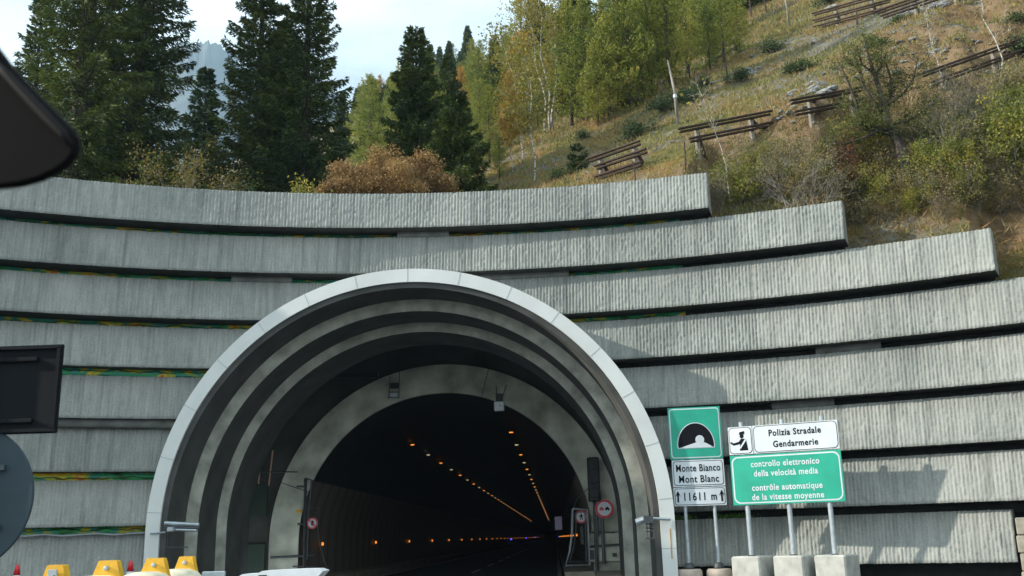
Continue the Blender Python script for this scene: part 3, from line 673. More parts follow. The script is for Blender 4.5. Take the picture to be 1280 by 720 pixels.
# far mountain
def mountain():
    na, nr_ = 420, 60; V = []
    az = np.linspace(R(-35), R(-4), na)
    prof = [(-38, 660), (-30, 700), (-25.5, 724), (-23.5, 755), (-22.7, 780), (-22, 803), (-21.2, 819), (-20.2, 823), (-19.5, 819), (-18.8, 800), (-18.0, 775), (-17, 785), (-16.3, 832), (-15.8, 825), (-14.5, 785), (-12.4, 760), (-11.6, 700), (-10, 560), (0, 400)]
    px = [R(p[0]) for p in prof]; pz = [p[1] for p in prof]
    for q in az:
        H = np.interp(q, px, pz)*1.0
        for j in range(nr_):
            t = j/(nr_-1); r_ = 900+700*t
            x, y = r_*math.sin(q), r_*math.cos(q)
            e = t**1.25
            z = H*e + (26*fbm(x, y, .011, 6))*min(1, e*1.6) - abs(noise.noise(Vector((x*.03, y*.03, 1))))*16*e
            if t > .93: z += 14*noise.noise(Vector((q*170, 0, 5)))+9*noise.noise(Vector((q*420, 0, 9)))
            V.append((x, y, z))
    V = np.array(V); i, j = np.meshgrid(np.arange(na-1), np.arange(nr_-1), indexing='ij'); a = i*nr_+j
    F = np.stack([a, a+nr_, a+nr_+1, a+1], -1).reshape(-1, 4)
    struct(link('mountain', npmesh('mountain', V, F, M['mount'])))
mountain()

# ------------------------------------------------------------ vegetation builders
def spruce_proto(h, rb, seed, dens=1.0, leaf=(.21, .055), bend=.0):
    g = np.random.default_rng(seed); Cs = []; Ds = []; wood = MB(); z = h*.05
    wood.tube([(0, 0, -.4), (0, 0, h*.3), (.03, .02, h*.7), (0, 0, h)], [h*.014, h*.011, h*.006, .01], 7)
    br = MB()
    while z < h-.12:
        u = z/h; nb = int(g.integers(4, 8)); a0 = g.uniform(0, 6.28)
        for b in range(nb):
            a = a0+b*2*PI/nb+g.normal(0, .25)
            L = rb*((1-u)**.78)*g.uniform(.62, 1.18)*(.75 if u < .1 else 1)+.12
            sl = -.30+.75*u+g.normal(0, .08); e = np.array([math.cos(a), math.sin(a)]); s = np.array([-e[1], e[0]])
            n = int(dens*(26+115*L)); t = g.random(n)**.75*.93+.07
            hw = .34*L*(1-.8*t)+.05; sd_ = g.uniform(-1, 1, n)*hw
            x = L*t
            zz = z+x*sl+.28*L*t**2*(1 if u < .7 else .3)-np.abs(sd_)*.3-g.random(n)*.22*(1-u)
            P = np.stack([e[0]*x+s[0]*sd_, e[1]*x+s[1]*sd_, zz], -1)
            d = np.stack([e[0]*.6+s[0]*np.sign(sd_)*.5, e[1]*.6+s[1]*np.sign(sd_)*.5, g.uniform(-.75, .1, n)], -1)+g.normal(0, .22, (n, 3))
            Cs.append(P); Ds.append(d)
            tt = np.linspace(0, .9, 4)
            br.tube([(e[0]*L*q, e[1]*L*q, z+L*q*sl+.28*L*q*q*(1 if u < .7 else .3)-.02) for q in tt], [.03*(1-.8*q)*min(1, L/2)+.006 for q in tt], 4, False)
        z += g.uniform(.26, .42)*(1 if h > 12 else .7)
    C = np.concatenate(Cs); D = np.concatenate(Ds)
    return wood, br, C, D
def make_tree(name, lab, cat, loc, wood, barkm, C, D, L, Wd, leafm, group=None, rz=0, br=None):
    t = thing(name, loc, lab, cat, group, rz)
    wood.build('trunk', barkm, t, True, local=True)
    if br: br.build('limbs', barkm, t, True, local=True)
    link('crown', leaves('crown', C, D, L, Wd, leafm), t, local=True)
    return t
def spruce(lab, loc, h, rb, seed, mat='spruce', dens=1.5, group=None, leaf=(.17, .045), name='spruce_tree'):
    w, b, C, D = spruce_proto(h, rb, seed, dens)
    return make_tree(name, lab, 'tree', loc, w, M['barkd'], C, D, leaf[0], leaf[1], M[mat], group, 0, b)
def larch_proto(h, rb, seed, dens=1.0):
    g = np.random.default_rng(seed); Cs = []; Ds = []; wood = MB(); br = MB()
    wood.tube([(0, 0, -.5), (.05, 0, h*.35), (-.04, .05, h*.7), (0, 0, h)], [h*.015, h*.011, h*.006, .012], 6)
    z = h*.10
    while z < h*.985:
        u = z/h; nb = int(g.integers(3, 6)); a0 = g.uniform(0, 6.28)
        for b in range(nb):
            a = a0+b*2*PI/nb+g.normal(0, .4)
            env = min(1, .55+u*2.2)*(1-u)**.62
            L = rb*env*g.uniform(.55, 1.2)+.1
            sl = .05+.4*u+g.normal(0, .12); e = np.array([math.cos(a), math.sin(a)]); s = np.array([-e[1], e[0]])
            n = int(dens*(16+60*L)); t = g.random(n)**.8*.95+.05; hw = .26*L*(1.05-t)+.06
            sd_ = g.normal(0, .5, n)*hw*1.2; x = L*t; zz = z+x*sl+.1*L*t*t+g.normal(0, .09, n)-np.abs(sd_)*.15
            # clumps along the branch
            cl = np.round(x/.33)*.33; x = cl+(x-cl)*.45
            Cs.append(np.stack([e[0]*x+s[0]*sd_, e[1]*x+s[1]*sd_, zz], -1)); Ds.append(g.normal(0, 1, (n, 3))+[0, 0, .2])
            br.tube([(e[0]*L*q, e[1]*L*q, z+L*q*sl+.1*L*q*q) for q in (0, .45, .95)], [.022, .014, .004], 3, False)
        z += g.uniform(.22, .40)
    return wood, br, np.concatenate(Cs), np.concatenate(Ds)
def branchy(g, mb, p, d, L, r, depth, tips, spread=.55, up_=.18, kids=(2, 4), seg=4):
    """recursive limb: returns points along fine twigs in tips"""
    pts = [np.array(p, float)]; rad = [r]; d = np.array(d, float); d /= np.linalg.norm(d)
    for i in range(seg):
        d = d+g.normal(0, .16, 3)+[0, 0, up_*.35]; d /= np.linalg.norm(d)
        pts.append(pts[-1]+d*L/seg); rad.append(r*(1-.75*(i+1)/seg))
    mb.tube([tuple(q) for q in pts], rad, 4 if r < .03 else 6, False)
    if depth <= 1:
        for q in pts[1:]: tips.append((q, d))
    if depth > 0:
        for _ in range(int(g.integers(*kids))):
            k = int(g.integers(1, seg+1)); dd = d+g.normal(0, spread, 3)+[0, 0, up_]
            branchy(g, mb, pts[k], dd, L*g.uniform(.5, .8), rad[k]*.75+.002, depth-1, tips, spread, up_, kids, seg)
def shrub_proto(seed, h, stems, leafn, lr, depth=3, spread=.6, out=.5, r=.022, lean=(0, 0)):
    g = np.random.default_rng(seed); wood = MB(); tips = []
    for i in range(stems):
        a = g.uniform(0, 6.28); d = (math.cos(a)*out*g.uniform(.3, 1.4)+lean[0], math.sin(a)*out*g.uniform(.3, 1.4)+lean[1], 1)
        branchy(g, wood, (g.normal(0, .1), g.normal(0, .1), -.12), d, h*g.uniform(.4, .6), r, depth, tips, spread, .15)
    P = np.array([t[0] for t in tips]); n = int(leafn)
    idx = g.integers(0, len(P), n); C = P[idx]+g.normal(0, lr, (n, 3)); D = g.normal(0, 1, (n, 3))
    ok = C[:, 2] > 0; return wood, C[ok], D[ok]

# ------------------------------------------------------------ near conifers on the left terrace
def put(px, D): return on_hill(px, D)
GS = None
spruce('tall dark spruce leaning over the far left of the wall', put(96, 33), 23, 2.3, 1)
spruce('tall dark spruce with drooping right hand branches, second from the left', put(166, 35), 26, 2.35, 2)
spruce('dark spruce top showing between the mirror and the tall left spruce', put(34, 47), 17.5, 2.4, 3)
spruce('short slender paler spruce standing between the two tall groups', put(252, 38), 9.6, 1.6, 4, 'spruce2', 1.2)
spruce('tall dark spruce left in the central pair', put(320, 35), 14.8, 2.2, 5)
spruce('tall dark spruce right in the central pair', put(380, 34), 14.6, 2.15, 6)
spruce('broad dark spruce behind the central pair', put(350, 42), 10.5, 2.6, 7)
spruce('dark pointed spruce rising behind the orange shrub', put(520, 31.5), 7.3, 1.6, 8, dens=1.9, leaf=(.15, .045))
spruce('dark bushy pine with rounded top right of the pointed spruce', put(572, 29.5), 4.2, 1.35, 9, 'spruce', 3.0, leaf=(.13, .04), name='pine_tree')
spruce('small young spruce just above the wall left of the timber barrier', put(722, 29.2), .95, .35, 10, 'juniper', 3, leaf=(.08, .03))
spruce('small dark green spruce low between the left spruces', put(305, 29), 2.3, .8, 12, 'spruce2', 2, leaf=(.11, .035))
spruce('small dark spruce low behind the wall left of the yellow sapling', put(200, 30), 3.4, 1.3, 13, 'spruce', 2, leaf=(.12, .04))
def round_proto(seed, rx, rz, lumps, leafn):
    g = np.random.default_rng(seed); w, C0, D0 = shrub_proto(seed, rz*.8, 12, 10, .1, 2, .5, .9, .02)
    Cc = []; per = leafn//lumps
    for i in range(lumps):
        a = g.uniform(0, 2*PI); u = g.uniform(.05, 1); q = rx*math.sqrt(g.random())*.85; hh = rz*math.sqrt(max(.05, 1-(q/rx)**2))*g.uniform(.40, .84)
        c = np.array([q*math.cos(a), q*math.sin(a), hh]); r_ = g.uniform(.22, .42)
        d = g.normal(0, 1, (per, 3)); d /= np.linalg.norm(d, axis=1, keepdims=True); Cc.append(c+d*(r_*g.random((per, 1))**.45)*[1, 1, .75]+g.normal(0, .04, (per, 3)))
    C = np.concatenate(Cc); C = C[C[:, 2] > 0]; return w, C, g.normal(0, 1, (len(C), 3))
def shrub(name, lab, cat, loc, proto, barkm, leafm, L, Wd, group=None, rz=0, sc=1):
    w, C, D = proto
    t = make_tree(name, lab, cat, loc, w, barkm, C, D, L, Wd, leafm, group, rz); t.scale = (sc,)*3; return t
shrub('orange_shrub', 'large rounded rusty orange shrub right behind the wall top', 'shrub', put(500, 26.2)+Vector((0, 0, -.1)), round_proto(21, 1.9, 3.1, 70, 24000), M['barkg'], M['orange'], .065, .042)
shrub('orange_shrub', 'smaller orange shrub at the left shoulder of the large one', 'shrub', put(440, 25.6)+Vector((0, 0, -.1)), round_proto(22, 1.1, 2.1, 26, 9000), M['barkg'], M['orange'], .065, .042)
shrub('yellow_sapling', 'yellow leaved sapling low between the left spruces', 'tree', put(236, 27.5)+Vector((0, 0, -.1)), shrub_proto(23, 2.9, 6, 4200, .15, 3, .6, .5, .03), M['barkg'], M['ochre'], .065, .04)
shrub('yellow_shrub', 'small yellow green shrub left of the orange shrubs', 'shrub', put(388, 25.4)+Vector((0, 0, -.1)), shrub_proto(24, 1.5, 7, 1300, .12, 2, .6, .6), M['barkg'], M['yell'], .09, .05)
# ------------------------------------------------------------ larch forest on the slope
protos = []
for i, (h, rb) in enumerate(((8.0, 2.3), (7.0, 2.1), (8.6, 2.4), (6.2, 2.2), (7.4, 1.9))):
    w, b, C, D = larch_proto(h, rb, 40+i, .85)
    protos.append((make_tree('larch_tree', 'x', 'tree', (0, 0, 0), w, M['barkd'], C, D, .14, .07, M['larcho'] if i == 4 else M['larch'], 'larches massed on the slope above the portal', 0, b), h, i == 4))
w, b, C, D = spruce_proto(8.5, 1.7, 60, 1.0)
sp = make_tree('spruce_tree', 'x', 'tree', (0, 0, 0), w, M['barkd'], C, D, .2, .075, M['spruce'], 'dark spruces among the larches on the slope', 0, b)
LL = 'yellow green larch in the larch wood covering the slope above the portal'
LO = 'orange tinted larch in the larch wood covering the slope above the portal'
LS = 'dark spruce standing among the larches on the slope above the portal'
used = set()
def plant(px, py=None, D=None, kind=0, sc=1.0):
    p = ground_at(px, py) if D is None else on_hill(px, D)
    if p is None: return
    if kind == 'spruce': src, lab = sp, LS
    else: src, h, o = protos[kind]; lab = LO if o else LL
    rz = rnd.uniform(0, 6.28)
    if src.name in used: copy_tree(src, p, rz, (sc*rnd.uniform(.9, 1.1), sc*rnd.uniform(.9, 1.1), sc), lab)
    else: used.add(src.name); src.location = p; src.rotation_euler = (0, 0, rz); src.scale = (sc,)*3; src['label'] = lab
# front row, read from the photograph: foot position and height
for px, py, kind, sc in [(a_, b_, c_, d_*.88) for a_, b_, c_, d_ in ((612, 205, 0, .50), (640, 180, 4, .62), (585, 215, 1, .55), (600, 170, 3, .7), (625, 225, 3, .30), (655, 170, 0, .72), (672, 160, 1, .75), (715, 158, 0, .85),
    (735, 152, 2, .78), (762, 150, 3, .85), (748, 160, 1, .60), (790, 140, 0, .85), (815, 118, 2, .85), (838, 112, 1, .85), (860, 92, 0, .9), (705, 140, 4, .95), (805, 128, 1, .7), (775, 135, 2, .95),
    (880, 68, 3, .9), (905, 78, 1, .8), (925, 66, 3, .6), (888, 90, 3, .6), (730, 128, 'spruce', 1.0), (870, 60, 'spruce', 1.0), (690, 120, 0, 1.0), (560, 175, 1, .7), (545, 190, 0, .55), (480, 190, 1, .5), (465, 200, 3, .45), (445, 215, 0, .35), (540, 150, 4, .7))]:
    plant(px, py, None, kind, sc)
rnd2 = random.Random(5)
for i in range(200):
    px = rnd2.uniform(418, 1000); D = 48*(1.0+rnd2.random()**1.4*6.5)
    p = on_hill(px, D); u_ = p-Vector((0, 0, EYE)); vy = 360-FPX*u_.dot(up)/u_.dot(fw)
    lim = np.interp(px, [430, 600, 700, 780, 860, 900, 960, 1010], [230, 220, 150, 132, 92, 50, 15, -30])
    if vy > lim: continue
    ty = np.interp(px, [418, 470, 520, 560, 590, 615, 640], [108, 82, 55, 32, 5, -60, -300])
    dd_ = p.length; el = math.atan2(-(ty-360), FPX)+PITCH-.01*0
    hmax = (math.hypot(p.x, p.y)*math.tan(el)+EYE-p.z)
    if hmax < 2.2: continue
    kind = 'spruce' if rnd2.random() < (.26 if px < 720 else .12) else rnd2.choice([0, 1, 2, 3, 0, 2, 4])
    if px < 520 and rnd2.random() < .25: continue
    plant(px, None, D, kind, min(rnd2.uniform(.55, 1.05), hmax/7.6*rnd2.uniform(.75, 1)))
rnd3 = random.Random(8)
for i in range(60):
    px = rnd3.uniform(424, 600); D = rnd3.uniform(70, 230); p = on_hill(px, D)
    ty = np.interp(px, [418, 450, 470, 490, 520, 560, 590, 615], [92, 82, 74, 62, 50, 28, 0, -40])
    hmax = math.hypot(p.x, p.y)*math.tan(math.atan2(360-ty, FPX)+PITCH)+EYE-p.z
    if hmax < 2: continue
    kind = 'spruce' if rnd3.random() < .45 else rnd3.choice([0, 1, 2, 3, 4])
    plant(px, None, D, kind, min(rnd3.uniform(.6, 1.1), hmax/8.2*rnd3.uniform(.7, 1)))
# birches
def birch(lab, px, py, h, lean, seed, leafn, leafm='birchl', D=None, rad=.07, forks=2):
    p = ground_at(px, py) if D is None else on_hill(px, D); g = np.random.default_rng(seed); w = MB(); tips = []; fine = MB()
    for f in range(forks):
        s = -1 if f else 1; pts = []; x = 0
        for i in range(8):
            t = i/7; pts.append((lean*h*t*t+(s*.09*h*t if forks > 1 else 0)*(1-.3*t)+.04*h*math.sin(i*1.7+seed+f)*.4, .03*h*math.sin(i*2.1+f), -.3+(h+.3)*t*(1 if f == 0 else .93)))
        w.tube(pts, [rad*.62*(1-.8*i/7) for i in range(8)], 6)
        for _ in range(16):
            k = int(g.integers(3, 8)); branchy(g, fine, pts[k], (g.normal(0, .6), g.normal(0, .6), .7), h*.18, .007, 1, tips, .6, .1)
    P = np.array([t[0] for t in tips]); C = P[g.integers(0, len(P), leafn)]+g.normal(0, h*.035, (leafn, 3)); D_ = g.normal(0, 1, (leafn, 3))
    return make_tree('birch_tree', lab, 'tree', p, w, M['birch'], C, D_, .10, .065, M[leafm], None, 0, fine)
birch('birch with two white stems rising in front of the larches', 691, 164, 7.2, .0, 3, 2600, D=None, rad=.10)
birch('thin leaning birch left of the two stemmed one', 683, 168, 6.0, -.13, 4, 1200, forks=1, rad=.07)
birch('slim birch with sparse yellow crown close behind the wall', 668, 232, 4.3, -.02, 5, 1900, forks=1, rad=.05)
birch('slim white birch furthest left before the larch wood', 652, 205, 5.0, -.10, 6, 1500, forks=1, rad=.05)
birch('small orange leaved tree between the slim birches', 640, 215, 2.7, .05, 7, 1800, 'larcho', forks=1, rad=.04)
birch('bare whitish sapling rising behind the end of the top band', 916, 262, 3.1, -.18, 8, 60, forks=1, rad=.026)
birch('bare whitish sapling right of the crooked larch', 1178, 118, 2.6, -.08, 9, 40, forks=1, rad=.03)
birch('bare whitish sapling in front of the right hand barrier', 1258, 122, 4.4, -.12, 10, 90, forks=1, rad=.04)
# crooked larch
g = np.random.default_rng(77); p = ground_at(1142, 232); w = MB(); limbs = MB(); tips = []
if p is None: p = on_hill(1140, 25)
H = 4.1; tp = [(0, 0, -.4), (-.12, .02, .35), (-.20, 0, .9), (-.36, .02, 1.35), (-.46, 0, 1.8), (-.50, .03, 2.3), (-.62, 0, 2.9), (-.72, 0, 3.5), (-.80, 0, H)]
w.tube(tp, [.19, .16, .13, .12, .10, .075, .055, .03, .012], 8)
def limb(pts, r):
    n = len(pts); limbs.tube(pts, [1.4*r*(1-.7*i/(n-1)) for i in range(n)], 6)
    for i in range(1, n):
        for _ in range(5):
            a = np.array(pts[i-1]); b_ = np.array(pts[i]); q = a+(b_-a)*g.random()
            branchy(g, limbs, q, (g.normal(0, .7)+(b_-a)[0]*.6, g.normal(0, .8), .35), .42, .012, 1, tips, .6, .12)
limb([(-.3, 0, 1.2), (-.75, -.1, 1.30), (-1.15, -.1, 1.12), (-1.6, -.15, .98), (-2.0, -.1, 1.0)], .035)
limb([(-.36, 0, 1.38), (-.8, .1, 1.40), (-1.05, .15, 1.62), (-1.1, .15, 2.1), (-1.25, .1, 2.7), (-1.45, .1, 3.3)], .05)
limb([(-.45, 0, 1.75), (-.75, -.1, 2.05), (-.95, -.1, 2.5), (-1.0, -.1, 3.1), (-1.15, 0, 3.6)], .04)
limb([(-.48, 0, 1.9), (-.25, .1, 2.25), (-.18, .1, 2.8), (-.28, .1, 3.4)], .04)
limb([(-.46, 0, 2.0), (.02, -.1, 2.3), (.32, -.1, 2.7), (.50, -.1, 3.3)], .035)
limb([(-.4, 0, 1.5), (.1, .1, 1.62), (.5, .1, 1.85), (.9, .1, 2.1)], .028)
limb([(-.32, 0, 1.1), (.1, -.1, 1.0), (.45, -.1, 1.1), (.9, -.1, 1.05)], .022)
limb([(-.62, 0, 2.9), (-.9, 0, 3.2), (-1.0, 0, 3.7)], .02); limb([(-.62, 0, 2.8), (-.42, 0, 3.1), (-.36, 0, 3.7)], .02)
limb([(-.3, 0, 1.25), (-.9, -.1, 1.45), (-1.35, -.1, 1.42)], .025)
P = np.array([t_[0] for t_ in tips]); n = 12500; C = P[g.integers(0, len(P), n)]+g.normal(0, .09, (n, 3)); Dd = g.normal(0, 1, (n, 3))
make_tree('crooked_larch', 'gnarled crooked larch with dark curved limbs and thin olive needles', 'tree', p, w, M['barkd'], C, Dd, .065, .022, M['crook'], None, 0, limbs)

# thicket of shrubs on the bank
kinds = {
 'y': ('yellow_shrub', 'yellow green leafy shrub in the thicket above the stepped wall end', shrub_proto(31, 1.7, 8, 3400, .11, 3, .6, .55, .014), 'barkg', 'yell', .075, .045),
 'g': ('twiggy_shrub', 'bare grey twiggy shrub in the thicket above the stepped wall end', shrub_proto(32, 2.0, 10, 420, .10, 3, .55, .55, .013), 'barkg', 'olive', .06, .035),
 'o': ('olive_shrub', 'dull olive brown shrub in the thicket above the stepped wall end', shrub_proto(34, 1.5, 9, 2200, .11, 3, .65, .7, .013), 'barkg', 'olive', .07, .04),
}
kinds['b'] = ('brown_shrub', 'brown grey scrubby shrub in the thicket above the stepped wall end', shrub_proto(36, 1.25, 12, 2600, .12, 3, .7, .9, .012), 'barkg', 'brown', .06, .03)
TH = 'shrubs of the thicket above the stepped wall end'
kp = {}
def bush(px, py, kind, sc):
    p = ground_at(px, py)
    if p is None: return
    if kind not in kp:
        nm, lab, pr, bm, lm, L, Wd = kinds[kind]; kp[kind] = shrub(nm, lab, 'shrub', p, pr, M[bm], M[lm], L, Wd, TH, 0, sc)
    else: copy_tree(kp[kind], p, rnd.uniform(0, 6.28), sc)
xs = [(px_, py_, k_, s_) for px_, py_, k_, s_ in zip([905, 935, 960, 985, 1005, 1020, 1045, 1068, 1090, 1105, 1130, 1150, 1175, 1195, 1210, 1230, 1250, 1268, 1285, 1040, 1075, 1110, 1145, 1180, 1220, 1255, 1000, 965, 930, 1085, 1120, 1160, 1200, 1240, 1275],
    [250, 232, 246, 222, 252, 212, 228, 262, 240, 268, 262, 255, 265, 252, 262, 250, 262, 252, 262, 278, 280, 276, 272, 275, 272, 272, 232, 225, 222, 190, 178, 172, 150, 148, 140], 'bgbobgbobybogbybogbbobybobgbbobogbo', [.6, .7, .7, .7, .7, .7, .8, .6, .8, .6, .7, .7, .6, .8, .6, .8, .7, .9, .7, .5, .5, .5, .5, .5, .5, .6, .6, .6, .6, .7, .7, .7, .8, .8, .9])]
for a in xs+[(925, 262, 'y', .75), (950, 258, 'g', .7), (940, 238, 'y', .6), (972, 240, 'o', .7), (990, 262, 'g', .9), (1008, 245, 'y', .5), (1025, 268, 'g', .8), (1030, 240, 'o', .8), (960, 215, 'y', .5),
          (1080, 215, 'y', .9), (1085, 252, 'y', .6), (1150, 218, 'g', .8), (1165, 238, 'y', .8), (1185, 212, 'g', .9), (1205, 235, 'y', .7), (1215, 205, 'o', .9), (1235, 222, 'y', 1.0),
          (1262, 225, 'y', 1.1), (1285, 235, 'y', 1.2), (1255, 190, 'y', .9), (1275, 170, 'y', .8), (1230, 180, 'g', 1.0), (1190, 180, 'g', .9), (1165, 190, 'o', .7), (1270, 205, 'g', 1.0), (1215, 165, 'g', .9), (1245, 240, 'g', .8),
          (1060, 205, 'o', .6), (1180, 245, 'y', .7), (900, 268, 'g', .6), (1290, 200, 'y', 1.0), (1010, 225, 'g', .7), (1280, 130, 'o', .8)]: bush(*a)
shrub('red_shrub', 'red leaved shrub in the thicket left of the crooked larch', 'shrub', ground_at(1058, 243), shrub_proto(33, 1.9, 9, 2600, .11, 3, .55, .5, .013), M['barkg'], M['redl'], .07, .04, None, 0, .82)
# low junipers on the slope
jp = None
for px, py in ((822, 138), (835, 141), (850, 130), (868, 128), (880, 112), (995, 92), (1010, 88), (1035, 8), (1128, 28), (970, 66), (790, 135), (800, 170), (730, 175), (1276, 30), (1275, 70), (700, 225), (922, 105), (1100, 60)):
    p = ground_at(px, py)
    if p is None: continue
    if jp is None: jp = shrub('juniper_bush', 'low dark green juniper bush hugging the open slope', 'shrub', p, shrub_proto(35, .75, 10, 1900, .10, 2, .8, 1.3, .012), M['barkg'], M['juniper'], .08, .04, 'low junipers on the open slope', 0, 1.1)
    else: copy_tree(jp, p, rnd.uniform(0, 6), rnd.uniform(.8, 1.5)*max(.8, p.length/55))
# ------------------------------------------------------------ rocks
rp = []
for s_ in range(3):
    import bmesh
    bm = bmesh.new(); bmesh.ops.create_icosphere(bm, subdivisions=3, radius=1)
    for v_ in bm.verts:
        q = v_.co.copy(); f_ = 1+.35*noise.noise(q*1.3+Vector((s_*9, 0, 0)))+.12*noise.noise(q*4+Vector((0, s_*5, 0))); v_.co = Vector((q.x*1.3, q.y*.9, q.z*.62))*f_
        v_.co = Vector([round(c*3.2)/3.2*.45+c*.55 for c in v_.co])
    me = bpy.data.meshes.new('rock'); bm.to_mesh(me); bm.free(); me.materials.append(M['rock']); rp.append(me)
rr = random.Random(9); cnt = 0
def rock(px, py, size, lab='pale grey limestone rock lying on the open slope', grp='pale rocks scattered on the open slope'):
    p = ground_at(px, py)
    if p is None: return
    o = bpy.data.objects.new('rock', rr.choice(rp)); COL.objects.link(o); o.location = p+Vector((0, 0, size*.1)); o.rotation_euler = (rr.uniform(-.3, .3), rr.uniform(-.3, .3), rr.uniform(0, 6))
    size *= .42; o.scale = (size*rr.uniform(.8, 1.3), size, size*rr.uniform(.6, 1)); o.location.z -= size*.15; tag(o, lab, 'rock', grp)
clusters = [(1022, 112, 26, 10, 9, .30), (942, 92, 16, 7, 8, .28), (1000, 122, 30, 12, 10, .22), (985, 145, 30, 14, 9, .18), (900, 100, 40, 30, 12, .16), (1000, 75, 60, 30, 14, .18), (880, 140, 40, 20, 6, .14), (1140, 60, 90, 30, 26, .15),
            (1200, 90, 60, 30, 16, .15), (760, 195, 50, 25, 14, .12), (720, 205, 40, 20, 10, .12), (820, 165, 60, 25, 10, .12), (1100, 90, 60, 30, 12, .16), (960, 55, 40, 20, 6, .2)]
for cx_, cy_, sx, sy, n, sz in clusters:
    for i in range(int(n*1.75)): rock(cx_+rr.gauss(0, sx*.5), cy_+rr.gauss(0, sy*.5), sz*rr.uniform(.5, 1.5))
for i in range(16): rock(1125+i*4.2+rr.uniform(-2, 2), 21-i*1.15+rr.uniform(-3, 3), rr.uniform(.35, .6), 'pale stone in the row of stones at the top right of the slope', 'row of stones at the top right of the slope')
rock(1040, 14, .8, 'big pale boulder at the left end of the topmost timber barrier', None)
# ------------------------------------------------------------ timber snow barriers
def barrier(lab, legs, rails, tilt=0):
    """legs: foot pixels (x,y) and height in pixels; rails: heights as a fraction of leg height, overhang"""
    P = []
    for x, y, hpx in legs:
        p = ground_at(x, y); h = hpx/FPX*p.length*1.02; P.append((p, h))
    t = thing('timber_barrier', P[0][0], lab, 'barrier')
    for p, h in P:
        MB().tube([p-Vector((0, 0, .3)), p+Vector((0, 0, h))], .07, 7).build('post', M['post'], t)
        q = p+Vector((.35*h, .5*h, 0)); q.z = hill(q.x, q.y)
        MB().tube([p+Vector((0, 0, h*.95)), q], .06, 6).build('strut', M['wood'], t)
    a, b = P[0][0], P[-1][0]; d = (b+Vector((0, 0, P[-1][1]))-a-Vector((0, 0, P[0][1]))); ln = d.length; d.normalize()
    zax = Vector((0, 0, 1)); side = d.cross(zax).normalized(); u2 = side.cross(d)
    R3 = Matrix((d, side, u2)).transposed()
    if R3.determinant() < 0: R3 = Matrix((d, -side, u2)).transposed()
    for f, o0, o1 in rails:
        s_ = a+Vector((0, 0, P[0][1]*f))-d*o0; e_ = b+Vector((0, 0, P[-1][1]*f))+d*o1; c_ = (s_+e_)/2
        off = -side*.12 if side.y > 0 else side*.12
        for k2 in (-1, 1):
            MB().box(c_+off*(1+.3*k2)+u2*.036*k2, ((e_-s_).length*(1+.02*k2), .09, .055), R3=R3, bev=.012).build('rail', M['wood'], t)
barrier('timber snow barrier with three sloping rails nearest the wall top', [(752, 226, 27), (795, 216, 32)], [(1.0, .35, .3), (.58, .1, .5), (.12, .1, .3)])
barrier('two rail timber snow barrier on the slope above the top band end', [(873, 193, 30), (941, 178, 28)], [(1.0, .6, .6), (.5, .3, .6)])
barrier('two rail timber snow barrier left of the crooked larch', [(1016, 166, 30), (1068, 152, 28)], [(1.0, .7, .3), (.5, .6, .3)])
barrier('long two rail timber snow barrier at the right edge of the slope', [(1180, 112, 22), (1246, 98, 30)], [(1.0, .8, .9), (.5, .5, .9)])
barrier('three rail timber snow barrier beside the big boulder high on the slope', [(1047, 33, 20), (1092, 20, 20)], [(1.0, 1.2, 1.2), (.55, 1.2, 1.0), (.15, 1.2, .8)])
barrier('timber snow barrier cut off by the top edge of the photo', [(1146, 20, 18), (1196, 8, 20)], [(1.0, 1.4, 1.6), (.6, 1.2, 1.2)])
barrier('short timber snow barrier half hidden behind the small larch', [(892, 80, 14), (918, 68, 16)], [(1.0, .7, .6), (.4, .5, .5)])
# fence posts
fpost = None
for x, y, h in ((755, 150, 27), (774, 124, 20), (797, 139, 31), (804, 120, 22), (825, 98, 23), (829, 124, 26), (837, 109, 28), (852, 86, 25), (862, 99, 23), (873, 114, 27), (857, 219, 42), (708, 231, 9), (909, 97, 35), (882, 67, 18), (939, 24, 24), (958, 18, 18), (923, 20, 10), (795, 234, 32), (1071, 35, 25)):
    p = ground_at(x, y)
    if p is None: continue
    hh = h/FPX*p.length
    if fpost is None: fpost = MB().tube([(0, 0, -.25), (.02, 0, .5), (0, 0, 1)], [.05, .045, .04], 6).build('fence_post', M['wood']); tag(fpost, 'thin brown wooden post standing alone on the slope', 'post', 'thin wooden posts standing on the slope'); o = fpost
    else: o = fpost.copy(); COL.objects.link(o)
    o.location = p; s_ = p.length/50; o.scale = (s_*.85, s_*.85, hh); o.rotation_euler = (rnd.uniform(-.06, .06), rnd.uniform(-.1, .1), 0)
for lab, x, y, h, tl in (('dead grey birch trunk with a white band standing on the open slope', 848, 156, 84, -.09), ('dark bare trunk standing at the top edge of the slope', 987, 36, 60, -.07)):
    p = ground_at(x, y); hh = h/FPX*p.length
    t = thing('dead_trunk', p, lab, 'tree trunk'); MB().tube([(0, 0, -.3), (tl*hh*.5+.05, 0, hh*.5), (tl*hh, 0, hh)], [.055, .045, .02], 8).build('trunk', M['barkg'], t, True, True)
    if 'band' in lab: MB().tube([(tl*hh*.36+.03, 0, hh*.40), (tl*hh*.42+.04, 0, hh*.45)], [.062, .062], 10).build('white_band', M['swhite'], t, False, True)
